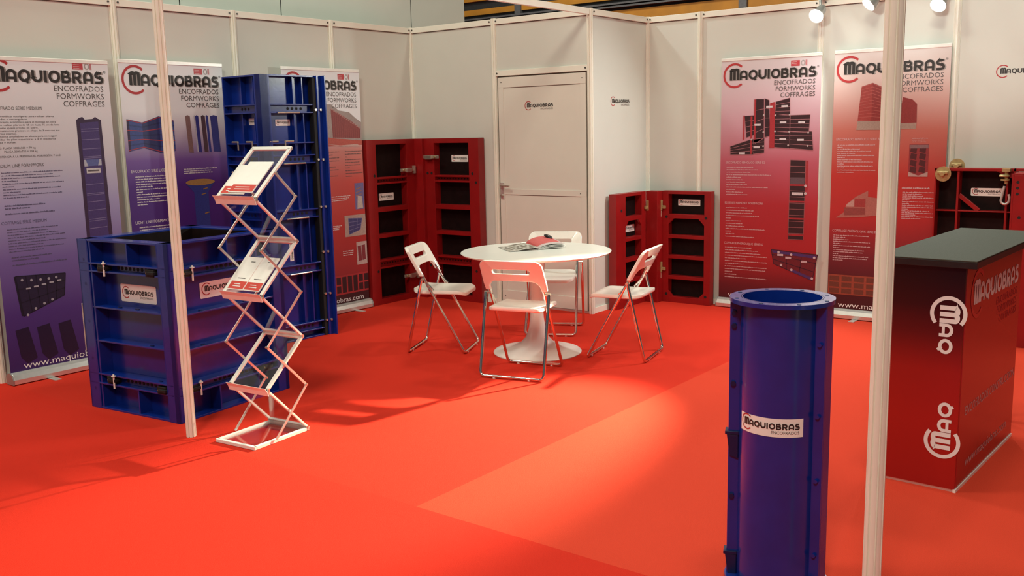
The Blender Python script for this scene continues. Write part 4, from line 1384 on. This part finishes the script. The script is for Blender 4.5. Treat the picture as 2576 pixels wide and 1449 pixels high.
def make_chair():
    c = empty('folding_chair')
    hw = 0.195
    zt = 0.62
    path = rounded_path([back_pt(-hw * 0.93, zt), back_pt(-hw, 0.012), back_pt(hw, 0.012), back_pt(hw * 0.93, zt)], 0.030)
    MB().tube(path, 0.0105, 12).build('back_frame', 'chrome', c, smooth=True)
    hr = hw + 0.022
    p2 = rounded_path([(-0.095, -hr, 0.535), (-0.215, -hr, 0.012), (-0.215, hr, 0.012), (-0.095, hr, 0.535)], 0.030)
    MB().tube(p2, 0.0105, 12).build('leg_frame', 'chrome', c, smooth=True)
    for sy in (-1, 1):
        MB().cyl((-0.092, sy * (hw - 0.016), 0.535), (-0.092, sy * (hr + 0.010), 0.535), 0.009, 10).build('hinge_pin', 'zinc', c)
        MB().tube([(-0.088, sy * (hw - 0.018), 0.525), (-0.02, sy * (hw - 0.018), 0.455)], 0.006, 8).build('seat_link', 'chrome', c, smooth=True)
        for xx in (0.198, -0.215):
            MB().cyl((xx, sy * 0.12, 0.0), (xx, sy * 0.12, 0.010), 0.011, 10).build('glide', 'chair_white', c)
    # seat: slightly dished plate with rounded corners
    n = 14
    m = MB()
    x0, x1 = -0.185, 0.205
    out = rrect(x0, x1, -0.178, 0.178, 0.06, 6)
    NP = len(out)
    vs = []
    rings = []
    cx = (x0 + x1) / 2
    for k, (f_, dz) in enumerate(((0.0, -0.006), (0.35, -0.006), (0.70, -0.003), (0.92, 0.001), (0.985, 0.001), (1.0, -0.004), (1.0, -0.020), (0.97, -0.026), (0.90, -0.020), (0.0, -0.016))):
        if f_ == 0.0:
            rings.append([len(vs)])
            vs.append((cx, 0, 0.450 + dz))
        else:
            rings.append(list(range(len(vs), len(vs) + NP)))
            for x, y in out:
                xx = cx + (x - cx) * f_
                vs.append((xx, y * f_, 0.450 + dz - 0.018 * max(0, (xx - 0.14) / 0.065) ** 2 + 0.012 * max(0, (-xx - 0.12) / 0.065) ** 2))
    fs = []
    for a, b in zip(rings, rings[1:]):
        if len(a) == 1:
            fs += [(a[0], b[i], b[(i + 1) % NP]) for i in range(NP)]
        elif len(b) == 1:
            fs += [(b[0], a[(i + 1) % NP], a[i]) for i in range(NP)]
        else:
            fs += [(a[i], b[i], b[(i + 1) % NP], a[(i + 1) % NP]) for i in range(NP)]
    m.add(vs, fs)
    m.build('seat', 'chair_white', c, smooth=True)
    # backrest: moulded arch with a slot, gripping the two tubes
    m = MB()
    bw = 0.214
    outer = [(-bw + 0.004, 0.555), (-bw, 0.60), (-bw * 0.985, 0.715)] + [(-bw * 0.985 + 0.045 - 0.045 * math.cos(R(a)), 0.715 + 0.045 * math.sin(R(a))) for a in (20, 45, 70, 90)]
    outer = outer + [(-x, z) for x, z in outer[::-1]]
    inner = [(-0.176, 0.555), (-0.172, 0.590), (-0.155, 0.612), (-0.130, 0.622), (-0.06, 0.624)]
    inner = inner + [(-x, z) for x, z in inner[::-1]]
    slot = rrect(-0.128, 0.128, 0.672, 0.702, 0.014, 4)
    bm = bmesh.new()
    loops = []
    for lp in (outer + inner[::-1], slot):
        vv = [bm.verts.new((0, y, z)) for y, z in lp]
        loops += [bm.edges.new((vv[i], vv[(i + 1) % len(vv)])) for i in range(len(vv))]
    bmesh.ops.triangle_fill(bm, use_beauty=True, edges=loops)
    geo = bmesh.ops.extrude_face_region(bm, geom=list(bm.faces))
    for v in geo['geom']:
        if isinstance(v, bmesh.types.BMVert):
            v.co.x += 1.0
    for v in bm.verts:
        z, y, side = v.co.z, v.co.y, v.co.x
        curve = -0.022 * (1 - (y / bw) ** 2)
        v.co.x = 0.205 - 0.545 * z + curve + (0.015 if side > 0.5 else -0.013)
    bmesh.ops.recalc_face_normals(bm, faces=bm.faces)
    me = bpy.data.meshes.new('backrest')
    bm.to_mesh(me)
    bm.free()
    bk = link('backrest', me, 'chair_white', c)
    md = bk.modifiers.new('bevel', 'BEVEL')
    md.width = 0.006
    md.segments = 3
    md.limit_method = 'ANGLE'
    md.angle_limit = R(50)
    return c


ch = make_chair()
CH = [((1.794, -1.652), 24.6, 'white folding chair left of the table, seen from behind its left side'),
      ((2.706, -1.911), 105.0, 'white folding chair nearest the camera with its back turned'),
      ((2.998, -1.137), -167.0, 'white folding chair right of the table, by the low red panels'),
      ((2.126, -0.751), -62.0, 'white folding chair behind the table in front of the door')]
for i, (xy, a, lab) in enumerate(CH):
    c = ch if i == 0 else copy_tree(ch)
    c.location = (xy[0], xy[1], 0)
    c.rotation_euler = (0, 0, R(a))
    tag(c, lab, 'chair', 'white folding chairs around the table')

# ------------------------------------------------------------------ things on the table
O = Vector((2.33, -1.55, TZ))
U = Vector((0.507, 0.862, 0))
V = Vector((-0.82, 0.572, 0)).normalized()
mg = tag(empty('magazine', O), 'open magazine with a bulging pink page lying on the round table', 'magazine')
PWd, PHt = 0.215, 0.285


def page_surface(zf, u0, u1, nu=14, nv=6, th=0.003, cols=None):
    b = MB()
    vs, fs, cc = [], [], []
    for j in range(nv + 1):
        for i in range(nu + 1):
            u = u0 + (u1 - u0) * i / nu
            v = PHt * j / nv
            q = U * u + V * v
            vs.append((q.x, q.y, zf(u, v / PHt)))
    k = nu + 1
    N = len(vs)
    vs += [(x, y, z - th) for x, y, z in vs]
    for j in range(nv):
        for i in range(nu):
            a = j * k + i
            fs.append((a, a + 1, a + k + 1, a + k))
            cc.append(cols(i / nu, j / nv) if cols else None)
            fs.append((N + a, N + a + k, N + a + k + 1, N + a + 1))
            cc.append((0.6, 0.58, 0.55))
    rim = [i for i in range(k)] + [j * k + nu for j in range(1, nv + 1)] + [nv * k + i for i in range(nu - 1, -1, -1)] + [j * k for j in range(nv - 1, 0, -1)]
    for a, c_ in zip(rim, rim[1:] + rim[:1]):
        fs.append((a, N + a, N + c_, c_))
        cc.append((0.62, 0.60, 0.57))
    b.add(vs, fs)
    b.c = cc
    return b


rp = random.Random(3)
zl = lambda u, v: 0.005 + 0.016 * math.sin(min(1, max(0, u / PWd)) * PI * 0.55) ** 2
page_surface(zl, 0.0, PWd, cols=lambda a, b: rp.choice([(0.22, 0.20, 0.17), (0.34, 0.31, 0.26), (0.45, 0.42, 0.37), (0.16, 0.14, 0.11), (0.55, 0.52, 0.48)])).build('left_page', 'print', mg, colors=True)
zr = lambda u, v: 0.006 + 0.008 * v + (0.034 + 0.014 * v) * math.sin(min(1, max(0, (u - PWd) / PWd)) * PI * 0.84) ** 0.5
page_surface(zr, PWd, 2 * PWd - 0.01, cols=lambda a, b: (0.62, 0.50, 0.50) if (a > 0.9 or b < 0.08) else (0.62, 0.10, 0.10)).build('right_page', 'print', mg, colors=True)
for k in range(3):
    page_surface(lambda u, v, k=k: 0.003 + (0.75 - 0.27 * k) * (zr(u, v) - 0.006), PWd, 2 * PWd - 0.004 * k, th=0.002).build('under_page', 'paper', mg)
cs = tag(empty('small_case', O + U * 0.375 + V * 0.225), 'small dark oval case on the far edge of the pink page', 'case')
cs.rotation_euler = (R(6), R(12), R(-12))
m = MB()
m.lathe([(0.0, 0.0), (0.012, 0.001), (0.016, 0.006), (0.0155, 0.012), (0.010, 0.018), (0.0, 0.020)], 24)
me = m.mesh('case_shell', True)
me.transform(Matrix.Diagonal((2.8, 1.0, 1, 1)))
g = link('case_shell', me, 'black_plastic', cs)
cs.location.z = TZ + 0.056
ps = tag(empty('paper_sheet', (2.165, -1.075, TZ), R(40)), 'loose white sheet on the far side of the round table', 'paper')
MB().box(-0.075, 0.075, -0.06, 0.06, 0.0005, 0.004).build('sheet_stack', 'paper', ps, bevel=0.001)
MB().box(-0.070, 0.080, -0.055, 0.062, 0.004, 0.006).build('top_sheet', 'paper', ps)

# ------------------------------------------------------------------ zigzag brochure stand
BS = Matrix.Translation((2.362, -3.70, 0)) @ Matrix.Rotation(R(5), 4, 'Z')
bs = tag(empty('brochure_stand', (2.362, -3.70, 0), R(5)), 'folding zigzag brochure stand of aluminium bars and clear shelves', 'brochure stand')
YB, YF = 0.130, -0.125
SW = 0.135
ZB = [1.495, 1.015, 0.512, 0.014]
ZF = [1.262, 0.775, 0.290]


def shelf(pa, pb, lip, wide):
    """clear sheet framed by bars, from back edge pa(y,z) to front edge pb(y,z)"""
    a0, a1 = Vector((-SW, pa[0], pa[1])), Vector((SW, pa[0], pa[1]))
    b0, b1 = Vector((-SW, pb[0], pb[1])), Vector((SW, pb[0], pb[1]))
    nrm = (b0 - a0).cross(a1 - a0).normalized()
    if nrm.z < 0:
        nrm = -nrm
    m = MB()
    t = 0.0015
    vs = [tuple(q + nrm * k) for k in (-t, t) for q in (a0, a1, b1, b0)]
    m.add(vs, [(0, 3, 2, 1), (4, 5, 6, 7), (0, 1, 5, 4), (1, 2, 6, 5), (2, 3, 7, 6), (3, 0, 4, 7)])
    s = m.build('clear_shelf', 'clear', bs)
    up = tuple(nrm)
    for q0, q1 in ((a0, b0), (a1, b1)):
        m = MB()
        m.bar(q0, q1, wide, 0.012, up)
        m.build('side_bar', 'alu_bright', s, bevel=0.0015)
    m = MB()
    m.bar(a0 + Vector((-0.008, 0, 0)), a1 + Vector((0.008, 0, 0)), wide if lip else 0.034, 0.012, up)
    m.build('back_bar', 'alu_bright', s, bevel=0.0015)
    if lip:
        m = MB()
        d = (b0 - a0).normalized()
        e0 = b0 + Vector((-0.010, 0, 0))
        pr = [e0 + Vector((0, -0.006, -0.036)), e0 + Vector((0, -0.014, -0.012)), e0 + Vector((0, -0.028, 0.008))]
        vs = []
        for off in (Vector((0, 0, 0)), Vector((0, 0.004, 0))):
            for q in pr:
                vs.append(tuple(q + off))
                vs.append(tuple(q + off + Vector((2 * SW + 0.020, 0, 0))))
        m.add(vs, [(0, 1, 3, 2), (2, 3, 5, 4), (6, 8, 9, 7), (8, 10, 11, 9), (0, 6, 7, 1), (4, 5, 11, 10), (0, 2, 8, 6), (2, 4, 10, 8), (1, 7, 9, 3), (3, 9, 11, 5)])
        m.build('front_lip', 'alu_bright', s)
    for q in (a0, a1, b0, b1):
        m = MB()
        sg = -1 if q.x < 0 else 1
        m.cyl(q, q + Vector((sg * 0.012, 0, 0)), 0.006, 8)
        m.build('rivet', 'zinc', s)
    return s


for i in range(3):
    shelf((YB, ZB[i]), (YF, ZF[i]), True, 0.022)
    shelf((YB, ZB[i + 1] + 0.010), (YF, ZF[i] - 0.012), False, 0.014)
# base frame
m = MB()
m.bar((-SW, YB, 0.010), (-SW, -0.235, 0.010), 0.020, 0.018)
m.build('base_bar', 'alu_bright', bs, bevel=0.002)
m = MB()
m.bar((SW, YB, 0.010), (SW, -0.235, 0.010), 0.020, 0.018)
m.build('base_bar', 'alu_bright', bs, bevel=0.002)
m = MB()
m.bar((-SW - 0.01, -0.235, 0.010), (SW + 0.01, -0.235, 0.010), 0.020, 0.018)
m.build('base_bar', 'alu_bright', bs, bevel=0.002)
m = MB()
m.bar((-SW - 0.01, YB, 0.012), (SW + 0.01, YB, 0.012), 0.022, 0.022)
m.build('base_bar', 'alu', bs, bevel=0.002)
MB().box(-SW + 0.01, SW - 0.01, -0.225, YB - 0.01, 0.006, 0.009).build('base_sheet', 'clear', bs)
# scissor arms on both sides
for sx in (-1, 1):
    x = sx * (SW + 0.015)
    pts = [(0.002, 1.378), (YB, 1.252), (YF, 1.000), (YB, 0.756), (YF, 0.508), (YB, 0.258), (YF + 0.02, 0.020)]
    for k in range(len(pts) - 1):
        xo = x + sx * (0.004 if k % 2 else 0.0)
        m = MB()
        m.bar((xo, pts[k][0], pts[k][1]), (xo, pts[k + 1][0], pts[k + 1][1]), 0.0055, 0.013, up=(0, 0.5, 0.5) if k % 2 else (0, -0.5, 0.5))
        ar = m.build('scissor_arm', 'alu', bs, bevel=0.001)
        m = MB()
        m.cyl((x - sx * 0.010, pts[k][0], pts[k][1]), (x + sx * 0.010, pts[k][0], pts[k][1]), 0.0055, 10)
        m.build('rivet', 'zinc', ar)

# brochures on the shelves


def brochure(shelf_i, x0, x1, t0, t1, lift, label, skew=0.0, bands=1):
    """flat brochure lying on tray i; t runs along the tray from lip (0) to back (1)"""
    a = Vector((0, YF, ZF[shelf_i]))
    b = Vector((0, YB, ZB[shelf_i]))
    d = (b - a).normalized()
    n_ = Vector((0, -d.z, d.y))
    o = tag(empty('brochure', BS @ (a + n_ * lift), R(5)), label, 'brochure', 'brochures on the zigzag stand')
    fr_ = lambda u, h, v: tuple(Vector((u + skew * v, 0, 0)) + d * v + n_ * h)
    m = MB(fr_)
    m.box(x0, x1, 0.0, 0.006, t0, t1)
    m.build('pages', 'paper', o, bevel=0.001)
    m = MB(fr_)
    m.box(x0 + 0.002, x1 - 0.002, 0.006, 0.0066, t0 + 0.004, t0 + 0.052)
    rb = m.build('red_band', 'paper_red', o)
    m = MB(fr_)
    for k in range(2):
        m.box(x0 + 0.03, x1 - 0.03 - 0.01 * k, 0.0067, 0.0070, t0 + 0.018 + 0.014 * k, t0 + 0.023 + 0.014 * k)
    m.build('band_print', 'ink_white', rb)
    if bands > 1:
        m = MB(fr_)
        m.box(x0 + 0.03, x1 - 0.03, 0.006, 0.0064, t0 + 0.070, t0 + 0.075)
        m.box(x0 + 0.05, x0 + 0.08, 0.006, 0.0064, t1 - 0.035, t1 - 0.030)
        m.build('cover_print', 'ink_grey', o)
    return o


brochure(0, -0.120, 0.050, 0.012, 0.215, 0.006, 'white brochure lower left on the top shelf of the zigzag stand')
brochure(0, -0.060, 0.112, 0.018, 0.232, 0.013, 'white brochure overlapping on the top shelf of the zigzag stand')
brochure(1, -0.118, -0.004, 0.012, 0.225, 0.006, 'left of the two white brochures on the middle shelf of the zigzag stand', bands=2)
brochure(1, 0.000, 0.114, 0.012, 0.230, 0.006, 'right of the two white brochures on the middle shelf of the zigzag stand', bands=2)

# ------------------------------------------------------------------ reception counter
ct = tag(empty('reception_counter', (5.495, -2.580, 0), R(-2.3)), 'red printed reception counter with a grey top behind the front post', 'counter')
KW, KL, KH = 0.365, 0.955, 0.965
MB().box(-KW, 0.0, 0.0, 0.012, 0.012, KH).build('side_panel', 'counter_print', ct, bevel=0.002)
MB().box(-0.010, 0.002, 0.012, KL, 0.012, KH).build('front_panel', 'counter_front_print', ct, bevel=0.002)
MB().box(-KW, 0.0, KL - 0.012, KL, 0.012, KH).build('side_panel', 'counter_print', ct, bevel=0.002)
MB().box(-KW, -KW + 0.01, 0.012, KL - 0.012, 0.012, KH).build('back_panel', 'counter_edge', ct)
MB().box(-KW + 0.01, -0.002, 0.004, KL - 0.004, 0.0, 0.012).build('plinth', 'alu', ct)
MB().box(-0.006, 0.006, -0.004, KL, 0.0, 0.014).build('bottom_trim', 'alu_bright', ct)
MB().box(-KW - 0.005, 0.045, -0.020, 1.27, KH, 0.994).build('top_core', 'counter_edge', ct, bevel=0.002)
MB().box(-KW - 0.005, 0.045, -0.020, 1.27, 0.994, 0.999).build('counter_top', 'counter_top', ct, bevel=0.002)
MB().cyl((-0.20, 1.20, 0.0), (-0.20, 1.20, KH), 0.025, 16).build('rear_leg', 'counter_edge', ct)
# turned MAQ marks on the side panel: frame (along reading direction u, across v)
for sgn, zc, name in ((1, 0.770, 'top'), (-1, 0.215, 'low')):
    cx = -0.060
    if sgn > 0:
        fq = lambda u, d, v, zc=zc, cx=cx: (cx + v, -0.001 - d, zc - u)
    else:
        fq = lambda u, d, v, zc=zc, cx=cx: (cx - v, -0.001 - d, zc + u)
    m = MB(fq)
    logo_word(m, 'M', -0.036, -0.034, 0.072, 0.0006, width=0.074)
    logo_word(m, 'AQ', 0.042, -0.034, 0.062, 0.0006, width=0.132)
    lo = m.build('logo_lettering', 'ink_white', ct)
    m = MB(fq)
    m.ribbon(arc(0.0, 0.0, 0.066, 50, 310, 30), 0.016, 0.0004)
    m.build('logo_ring', 'ink_white', lo)
ff = lambda s, d, z: (0.0022 + d, s, z)
ring, tx, sb = MB(ff), MB(ff), MB(ff)
logo_word(tx, 'MAQUIOBRAS', 0.13, 0.792, 0.095, 0.0006, width=0.76)
ring.ribbon(arc(0.19, 0.835, 0.098, 48, 312, 30), 0.018, 0.0010)
put_text(sb, 'ENCOFRADOS', 0.89, 0.735, 0.034, 0.0006, width=0.38, align='R')
put_text(sb, 'FORMWORKS', 0.89, 0.690, 0.034, 0.0006, width=0.36, align='R')
put_text(sb, 'COFFRAGES', 0.89, 0.645, 0.034, 0.0006, width=0.32, align='R')
lw = tx.build('logo_lettering', 'ink_white', ct)
ring.build('logo_ring', 'paper_red', lw)
sb.build('service_lettering', 'ink_red', lw)
tx = MB(ff)
put_text(tx, 'ENCOFRADOS CONSTRUCCION', 0.09, 0.318, 0.040, 0.0006, width=0.84)
put_text(tx, 'www.maquiobras.com', 0.13, 0.080, 0.042, 0.0006, width=0.70)
tx.build('web_address', 'ink_pale', ct)
